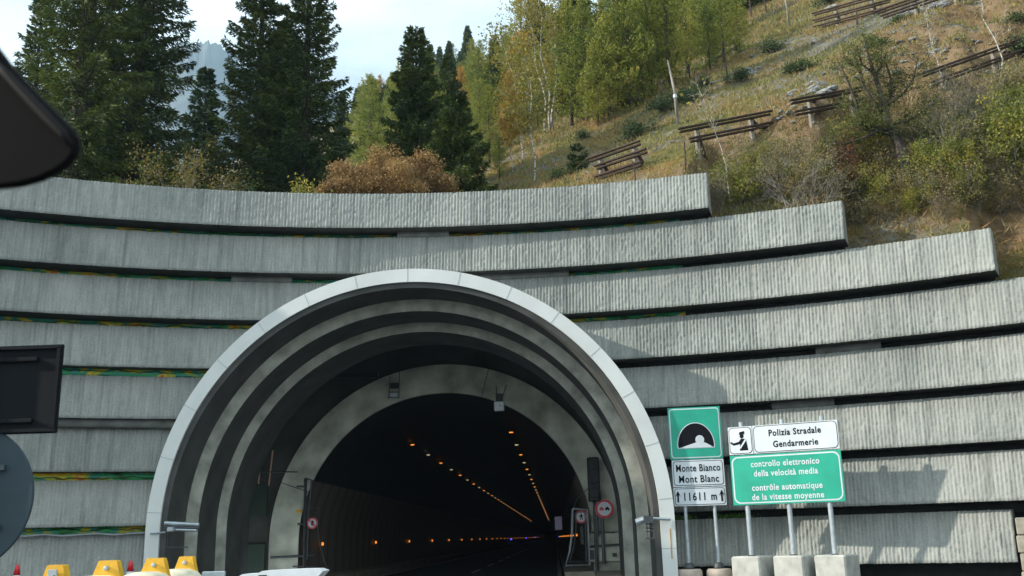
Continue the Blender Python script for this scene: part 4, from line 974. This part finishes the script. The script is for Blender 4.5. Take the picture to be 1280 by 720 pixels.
# ------------------------------------------------------------ grass cover
n = 120000; az = rng.uniform(R(-12), R(34), n); dist = 23.5+ (rng.random(n)**1.7)*95
x = dist*np.sin(az); y = dist*np.cos(az); Z = np.empty(n); ok = np.ones(n, bool)
pat = np.empty(n)
for i in range(n):
    if math.hypot(x[i]-CX, y[i]-CY) < RW+BACK+.12: ok[i] = False; continue
    if math.atan2(x[i]-CX, y[i]-CY) > R(20) and math.hypot(x[i]-CX, y[i]-CY) < RW+BACK+1.9 and rng.random() < .85: ok[i] = False; continue
    pat[i] = fbm(x[i], y[i], .16, 3)
    if pat[i] > .32 and rng.random() < .75: ok[i] = False; continue
    Z[i] = hill(x[i], y[i])
x, y, Z, dist = x[ok], y[ok], Z[ok], dist[ok]
C = np.stack([x, y, Z-.02], -1).repeat(3, 0); D = rng.normal(0, .5, (len(C), 3)); D[:, 2] = 1; sz = (dist/40).repeat(3)[:, None]
C[:, :2] += rng.normal(0, .06, (len(C), 2))
Dn = D/np.linalg.norm(D, axis=1, keepdims=True); Wv = np.cross(Dn, rng.normal(0, 1, D.shape)); Wv /= np.linalg.norm(Wv, axis=1, keepdims=True)
L = rng.uniform(.10, .26, (len(C), 1))*np.clip(sz, .8, 1.8); wd = .05*np.clip(sz, .6, 2.2)
V = np.stack([C-Wv*wd*.5, C+Wv*wd*.5, C+Dn*L], 1).reshape(-1, 3); F = np.arange(len(V)).reshape(-1, 3)
o = link('hillside_grass', npmesh('hillside_grass', V, F, M['grass'])); tag(o, 'dry ochre and rusty autumn grass covering the slope', 'grass', kind='stuff')
# overhanging dry grass and roots along the top of the earth bank
n = 3500; px = rng.uniform(1040, 1300, n); C = []
for i in range(n):
    q = R(20)+(R(42)-R(20))*rng.random(); rr_ = RW+BACK+rng.uniform(.2, 2.6); xx, yy = CX+rr_*math.sin(q), CY+rr_*math.cos(q); C.append((xx, yy, hill(xx, yy)))
C = np.array(C); D = rng.normal(0, .6, (n, 3)); D[:, 2] = rng.uniform(-.6, .9, n); D[:, 1] -= .5
o = link('bank_grass', leaves('bank_grass', C, D, .28, .03, M['grass'])); tag(o, 'dry straw and roots hanging over the brown earth bank', 'grass', kind='stuff')

# ------------------------------------------------------------ direction signs
def text(body, size, mat, parent, fn, name='lettering', bold=.006, sx=1.0, align='CENTER', space=1.0):
    """fn maps flat text coordinates (a, b, depth) to the world"""
    c = bpy.data.curves.new(name, 'FONT'); c.body = body; c.size = size; c.align_x = align; c.offset = bold; c.space_character = space; c.resolution_u = 3
    o = bpy.data.objects.new(name, c); COL.objects.link(o); bpy.context.view_layer.update()
    me = bpy.data.meshes.new_from_object(o.evaluated_get(bpy.context.evaluated_depsgraph_get())); bpy.data.objects.remove(o); bpy.data.curves.remove(c)
    for v_ in me.vertices: v_.co = Vector(fn(v_.co.x*sx, v_.co.y, 0))
    me.materials.clear(); me.materials.append(mat); me.name = name
    return link(name, me, parent)
def rrect(x0, y0, x1, y1, r, n=5):
    P = []
    for cx_, cy_, a0 in ((x1-r, y1-r, 0), (x0+r, y1-r, PI/2), (x0+r, y0+r, PI), (x1-r, y0+r, 1.5*PI)):
        for i in range(n+1): a = a0+i*PI/2/n; P.append((cx_+r*math.cos(a), cy_+r*math.sin(a)))
    return P
def plane_fn(p0, p1):
    """horizontal unit along p0->p1, local a across, b up (z=0 at ground), d towards the viewer negative"""
    e = Vector((p1.x-p0.x, p1.y-p0.y, 0)); W_ = e.length; e.normalize(); nn = Vector((e.y, -e.x, 0))
    return (lambda a, b, d: (p0.x+e.x*a-nn.x*d, p0.y+e.y*a-nn.y*d, b)), W_, e, nn
def panel(parent, fn, x0, z0, x1, z1, base, border, rad=.05, bw=.022, inset=.02, d=0, name='panel'):
    MB().prism(rrect(x0, z0, x1, z1, rad*.3), fn, d, d+.03).build(name+'_sheet', M[border[1]], parent) if False else None
    o = MB().prism(rrect(x0, z0, x1, z1, .012), fn, d, d+.03).build(name, M[base], parent)
    MB().prism(rrect(x0+inset, z0+inset, x1-inset, z1-inset, rad), fn, d-.003, d-.0005).build('border', M[border], o)
    MB().prism(rrect(x0+inset+bw, z0+inset+bw, x1-inset-bw, z1-inset-bw, rad-bw*.6), fn, d-.006, d-.0035).build('face', M[base], o)
    return o
# left post sign: tunnel pictogram, name panel, distance panel
YL = 22.15
L0 = at_y(843, 632, YL); R0 = at_y(908.5, 631, YL-.12)
fn, Wd_, e, nn = plane_fn(L0, R0)
zz = lambda py: at_y(875, py, YL-.09).z
z_t, z_m1, z_m2, z_b = zz(508.5), zz(574), zz(608.5), zz(632)
t = thing('direction_sign', (L0+R0)/2*1.0 - Vector((0, 0, (L0+R0).z/2)), 'narrow sign stack with tunnel symbol above the Monte Bianco name and distance panels', 'sign')
g1 = panel(t, fn, -.02, z_m1+.01, Wd_-.0, z_t, 'green', 'swhite', .07, .022, .025)
cxs, bz = Wd_/2-.005, z_m1+.30
sc1 = Wd_/1.15
dome = [(cxs+.40*sc1*math.cos(a), bz+.50*sc1*math.sin(a)) for a in [PI*i/28 for i in range(29)]]
dome = [(cxs-.385*sc1, bz-.05)]+dome[::-1]+[(cxs+.385*sc1, bz-.05)]
grow = lambda P, k_: [(cxs+(a-cxs)*k_, bz+.15+(b-bz-.15)*k_) for a, b in P]
MB().prism(grow(dome, 1.055), fn, -.009, -.0065).build('symbol_outline', M['swhite'], g1)
MB().prism(dome, fn, -.012, -.0095).build('tunnel_symbol', M['sblack'], g1)
road = [(cxs-.385*sc1, bz-.05), (cxs+.385*sc1, bz-.05), (cxs+.22*sc1, bz+.05), (cxs+.16*sc1, bz+.07), (cxs+.02*sc1, bz+.07)]
MB().prism(road, fn, -.015, -.0125).build('road_symbol', M['swhite'], g1)
MB().prism([(cxs+.09*sc1+.095*math.cos(a), bz+.12+.10*math.sin(a)) for a in [2*PI*i/20 for i in range(20)]], fn, -.0155, -.013).build('exit_symbol', M['swhite'], g1)
g2 = panel(t, fn, -.0, z_m2+.012, Wd_, z_m1-.005, 'swhite', 'sblack', .06, .012, .025)
g3 = panel(t, fn, -.0, z_b, Wd_, z_m2-.005, 'swhite', 'sblack', .05, .012, .02)
off = lambda a0, b0, d0=-.010: (lambda a, b, d: fn(a0+a, b0+b, d0))
h2 = z_m1-z_m2
text('Monte Bianco', .215, M['sblack'], g2, off(Wd_/2, z_m2+h2*.57), bold=.004, sx=.72, space=1.10)
text('Mont Blanc', .215, M['sblack'], g2, off(Wd_/2, z_m2+h2*.17), bold=.004, sx=.78, space=1.12)
h3 = z_m2-z_b
text('11611 m', .235, M['sblack'], g3, off(Wd_/2, z_b+h3*.29), bold=.005, sx=.72, space=1.25)
for ax in (.09, Wd_-.09):
    MB().prism([(ax-.018, z_b+.08), (ax+.018, z_b+.08), (ax+.018, z_b+h3*.6), (ax+.06, z_b+h3*.5), (ax, z_b+h3*.82), (ax-.06, z_b+h3*.5), (ax-.018, z_b+h3*.6)], fn, -.0125, -.010).build('arrow', M['sblack'], g3)
for px_ in (856.5, 893):
    a_ = (px_-843)/65*Wd_; q0 = Vector(fn(a_, .55, .06)); q1 = Vector(fn(a_, z_t-.1, .06))
    MB().tube([q0, q1], .038, 10).build('post', M['steel'], t)
    MB().lathe(q0, [(.11, -.02), (.09, .06), (.05, .09)], 14).build('foot_collar', M['dsteel'], t)
for i_, (px_, lab) in enumerate(((860, 'left of the two round pinkish concrete bases under the narrow sign stack'), (896, 'right of the two round pinkish concrete bases under the narrow sign stack'))):
    a_ = ((856.5, 893)[i_]-843)/65*Wd_; q0 = Vector(fn(a_, 0, .06))
    o = MB().lathe(q0, [(.27, 0), (.275, .40), (.265, .47), (.235, .51)], 32).build('concrete_base', M['planter'], t, True)
    o.data.polygons[-1].use_smooth = False
# wide board
B0 = at_y(917, 632, 21.75); B1 = at_y(1057, 624, 20.75)
fn, Wb, e, nn = plane_fn(B0, B1); ang = math.atan2(e.y, e.x)
zl = lambda py: at_y(914, py, 21.75).z
zt, zm, zb_ = zl(534.5), zl(569.5), zl(632)
t = thing('direction_sign', Vector(fn(Wb/2, 0, 0)), 'wide road sign with police panels above a green average speed control board', 'sign')
gb = panel(t, fn, 0, zb_, Wb, zm-.01, 'green', 'swhite', .13, .028, .03)
wp = Wb*.225
ga = panel(t, fn, .0, zm+.01, wp, zt, 'swhite', 'sblack', .08, .013, .015)
gc = panel(t, fn, wp+.015, zm+.01, Wb-.01, zt, 'swhite', 'sblack', .09, .013, .015)
off = lambda a0, b0, d0=-.010: (lambda a, b, d: fn(a0+a, b0+b, d0))
hb = zm-zb_; hc = zt-zm
for s_, f_ in (('controllo elettronico', .745), ('della velocit\u00e0 media', .555), ('contr\u00f4le automatique', .275), ('de la vitesse moyenne', .09)):
    text(s_, .178, M['swhite'], gb, off(Wb/2, zb_+hb*f_+.0), bold=.004, sx=.84, space=1.10)
text('Polizia Stradale', .185, M['sblack'], gc, off((Wb+wp)/2, zm+hc*.60), bold=.005, sx=.84, space=1.12)
text('Gendarmerie', .185, M['sblack'], gc, off((Wb+wp)/2, zm+hc*.20), bold=.005, sx=.84, space=1.12)
# officer pictogram
F2 = lambda a, b, d: fn(wp/2+a*.56*hc, zm+hc*.5+b*.56*hc, d-.010)
m = MB()
m.prism([(-.02, .55), (.28, .60), (.30, .44), (-.06, .42)], F2, -.002, 0)                 # cap
m.prism([(-.10, .42), (.26, .42), (.24, .38), (-.02, .38)], F2, -.002, 0)
m.prism([(.02, .14), (.36, .10), (.46, -.62), (-.08, -.62), (-.02, -.2)], F2, -.002, 0)          # torso
m.prism([(-.0, .08), (-.10, -.05), (-.46, -.14), (-.62, -.02), (-.66, -.14), (-.46, -.28), (.02, -.2)], F2, -.002, 0)   # arm
m.build('pictogram', M['sblack'], ga)
m = MB(); m.prism([(.32, .12), (.38, .02), (-.02, -.52), (-.06, -.42)], F2, -.004, -.0025); m.build('sash', M['swhite'], ga)
m = MB(); m.prism([(.10+.13*math.cos(a), .28+.13*math.sin(a)) for a in [2*PI*i/14 for i in range(14)]], F2, -.0022, -.0002); m.build('head', M['sblack'], ga)
for i_, px_ in enumerate((934, 987, 1037)):
    a_ = (px_-917)/140*Wb*1.0; q0 = Vector(fn(a_, .72, .07)); q1 = Vector(fn(a_, zt+.10, .07))
    MB().tube([q0, q1], .05, 12).build('post', M['steel'], t); MB().lathe(q0, [(.10, 0), (.10, .03), (.06, .06)], 12).build('foot_collar', M['dsteel'], t)
    lab = ('pale concrete cube under the left post of the wide board', 'pale concrete cube under the middle post of the wide board', 'pale concrete cube with a stained corner under the right post of the wide board')[i_]
    qq = Vector(fn(a_+.02, 0, .07)); o = MB().box((qq.x, qq.y, .38), (.66, .66, .76), ang-R(14), bev=.03).build('concrete_block', M['block'], t)
m = MB()
for b_ in (zb_+hb*.25, zb_+hb*.75, zm+hc*.5):
    p_ = Vector(fn(Wb/2, b_, .045)); m.box(p_, (Wb*.96, .03, .05), ang)
m.build('back_rail', M['steel'], t)

# ------------------------------------------------------------ signs seen from behind at the left edge
YB = 6.5
C0 = at_y(-49, 623, YB); rdisc = 89/FPX*YB*1.03
t = thing('road_sign', (C0.x, YB, 0), 'dark rectangular panel above a blue grey round disc seen from behind at the left edge', 'sign')
MB().lathe(C0, [(rdisc-.004, -.0), (rdisc, .006), (rdisc, .022), (rdisc-.02, .026)], 64, 'Y').build('round_panel', M['signback'], t)
MB().box(C0+Vector((.0, -.02, .19)), (rdisc*1.2, .03, .035)).build('clamp_rail', M['signback'], t); MB().box(C0+Vector((.0, -.02, -.19)), (rdisc*1.2, .03, .035)).build('clamp_rail', M['signback'], t)
a_ = at_y(79, 430, YB); b_ = at_y(71, 541, YB); x1 = (a_.x+b_.x)/2; x0 = C0.x-(x1-C0.x)
cz = (a_.z+b_.z)/2; hz = a_.z-b_.z
rp_ = MB().box(((x0+x1)/2, YB+.01, cz), (x1-x0, .02, hz), bev=.006).build('rectangular_panel', M['panelback'], t)
m = MB()
for z_ in (cz+hz/2-.02, cz-hz/2+.02): m.box(((x0+x1)/2, YB-.01, z_), (x1-x0-.01, .03, .022))
for x_ in (x0+.02, x1-.02): m.box((x_, YB-.01, cz), (.022, .03, hz-.05))
m.build('edge_flange', M['panelback'], rp_)
m = MB()
for z_ in (cz+hz*.33, cz-hz*.36): m.box(((x0+x1)/2-.06, YB-.014, z_), (x1-x0-.2, .026, .03), bev=.006)
m.build('clamp_rail', M['panelback'], rp_)
MB().tube([(C0.x, YB-.05, 0), (C0.x, YB-.05, cz+hz/2+.05)], .03, 12).build('post', M['steel'], t)

# ------------------------------------------------------------ crash cushion drums, cones, low barrier
def drum(lab, px, D, ztop, bolt='round', w=.34):
    x = (ray(px, 690).x/ray(px, 690).y)*D; t = thing('crash_drum', (x, D, 0), lab, 'crash barrier')
    MB().lathe((x, D-.12, 0), [(.30, 0), (.31, .1), (.30, .5), (.31, .82), (.29, .90), (.22, .965), (.12, .995), (.02, 1.0)], 32).build('drum', M['cream'], t, True)
    z0 = .82; d_ = .09
    lug = MB(); lug.prism([(-w*.5-.03, z0), (w*.5+.03, z0), (w*.28, ztop-.008), (w*.24, ztop), (-w*.24, ztop), (-w*.28, ztop-.008)], lambda a, b, d: (x+a, D+.13+d+(b-z0)*.12, b), -.05, .05)
    lg = lug.build('lug', M['yellow'], t)
    if bolt == 'round':
        m = MB().lathe((x, D+.095, ztop-.075), [(.008, -.022), (.022, -.018), (.026, -.006), (.026, .01)], 14, 'Y'); m.build('bolt', M['steel'], lg)
    else:
        m = MB().box((x, D+.09, ztop-.07), (.075, .02, .07), bev=.004).box((x, D+.07, ztop-.085), (.04, .03, .02)); m.build('latch_plate', M['steel'], lg)
drum('nearest crash drum with a flat steel plate on its yellow lug', 61, 7.9, 1.135, 'plate', .235)
drum('second crash drum from the left with a large yellow lug', 129, 10.0, 1.135, w=.33)
drum('third crash drum with a yellow lug in front of the white rim foot', 189, 11.1, 1.135, w=.34)
drum('farthest crash drum with a smaller yellow lug', 228, 12.1, 1.135, w=.29)
def cone(lab, px, py, D):
    p = at_y(px, py, D); h = p.z; t = thing('traffic_cone', (p.x, D, 0), lab, 'traffic cone')
    rr_ = lambda z_: .035+(h-z_)*.16
    MB().lathe((p.x, D, 0), [(rr_(h*.8)+0, h*.8), (rr_(h), h-.02), (.02, h)], 20).build('red_tip', M['red'], t, True)
    MB().lathe((p.x, D, 0), [(rr_(h*.62), h*.62), (rr_(h*.8), h*.8-.002)], 20).build('white_band', M['swhite'], t, True)
    MB().lathe((p.x, D, 0), [(rr_(.04), .03), (rr_(h*.62), h*.62-.002)], 20).build('red_body', M['red'], t, True)
    MB().box((p.x, D, .015), (.42, .42, .03), bev=.01).build('foot', M['red'], t)
cone('red traffic cone at the far left in front of the ribbed wall', 22, 706, 20)
cone('red and white traffic cone between the drums and the ribbed wall', 163.5, 701, 20)
a_ = at_y(253, 714.5, 14); b_ = at_y(282, 713.5, 14)
t = thing('guard_rail', (a_.x, 14, 0), 'short galvanised guard rail piece right of the farthest drum', 'guard rail')
MB().box(((a_.x+b_.x)/2, 14, a_.z-.09), (b_.x-a_.x, .05, .18), bev=.01).build('beam', M['steel'], t)
MB().box((a_.x+.05, 14.05, (a_.z-.05)/2), (.06, .06, a_.z-.05)).build('post', M['steel'], t); MB().box((b_.x-.05, 14.05, (a_.z-.05)/2), (.06, .06, a_.z-.05)).build('post', M['steel'], t)
a_ = at_y(304, 716, 13); b_ = at_y(408, 713, 13); zt_ = at_y(350, 711.5, 13).z
t = thing('plastic_barrier', ((a_.x+b_.x)/2, 13, 0), 'low white plastic barrier with sloping ends in front of the tunnel mouth', 'barrier')
x0, x1 = a_.x, b_.x; w_ = x1-x0
P = [(x0, 0), (x1-.25, 0), (x1-.12, zt_-.16), (x1, zt_-.03), (x1-.08, zt_-.002), (x1-.3, zt_), (x0+.3, zt_-.012), (x0+.24, zt_-.04), (x0+.05, zt_-.045), (x0, zt_-.07)]
MB().prism(P, lambda a, b, d: (a, 13+d, b), -.2, .2).build('body', M['wplast'], t)
MB().prism([(x0+.26, zt_-.06), (x0+.36, zt_-.06), (x0+.36, zt_-.12), (x0+.26, zt_-.12)], lambda a, b, d: (a, 13+d, b), -.215, -.19).build('recess', M['blk'], t)
MB().prism([(x0+.02, zt_-.09), (x1-.12, zt_-.09), (x1-.14, zt_-.16), (x0+.02, zt_-.16)], lambda a, b, d: (a, 13+d, b), -.215, -.19).build('blue_stripe', M['navy'], t)

# ------------------------------------------------------------ rear view mirror of the car, close to the lens at the upper left
DM = .72
mx0 = [(-150, -20), (-60, -8), (0, 60), (18, 84), (40, 108), (62, 130), (82, 150), (95, 164), (101, 175), (102, 185), (99, 196), (90, 207), (76, 217), (55, 227), (30, 234), (5, 237), (-40, 240), (-150, 240), (-230, 200), (-240, 60)]
t = thing('rear_view_mirror', at_y(-60, 120, DM), 'black plastic corner of a rear view mirror close to the lens at the upper left', 'mirror')
def pl(y_, k_=1.0, c_=(-60, 120)): return [at_y(c_[0]+(a-c_[0])*k_, c_[1]+(b-c_[1])*k_, y_) for a, b in mx0]
layers = [pl(DM, .93), pl(DM+.004, .985), pl(DM+.012, 1.0), pl(DM+.03, .94)]
k = len(mx0); v = [p_ for l_ in layers for p_ in l_]; f = [tuple(range(k-1, -1, -1)), tuple(3*k+i for i in range(k))]
for q in range(3):
    for i in range(k): f.append((q*k+i, q*k+(i+1) % k, (q+1)*k+(i+1) % k, (q+1)*k+i))
MB().add(v, f).build('housing', M['mirror_blk'], t, False)
ridge = [(-20, 62), (10, 95), (35, 122), (58, 146), (78, 166), (90, 182)]
MB().tube([at_y(a, b, DM-.002) for a, b in ridge], [.002, .0035, .004, .004, .0035, .002], 8).build('gloss_stripe', M['mirror_gloss'], t, True)  # stripe whose lighter colour imitates sheen
MB().tube([at_y(-70, 60, DM+.02), at_y(-90, -40, DM+.05), at_y(-100, -160, DM+.10)], [.012, .010, .012], 10).build('stem', M['mirror_blk'], t, True)

# ------------------------------------------------------------ air
HZ = True
if HZ:
    m = MB().box((-225, 820, 464), (1450, 1700, 932)); o = m.build('haze', None)
    o.data.materials.clear(); hm = bpy.data.materials.new('haze_air'); hm.use_nodes = True; nn_ = hm.node_tree.nodes; nn_.clear()
    out = nn_.new('ShaderNodeOutputMaterial'); pv = nn_.new('ShaderNodeVolumePrincipled'); pv.inputs['Color'].default_value = (.55, .80, 1.0, 1); pv.inputs['Density'].default_value = .00025; pv.inputs['Anisotropy'].default_value = .2
    hm.node_tree.links.new(pv.outputs[0], out.inputs['Volume']); o.data.materials.append(hm)
    tag(o, 'thin blue mountain air', 'haze', kind='stuff')
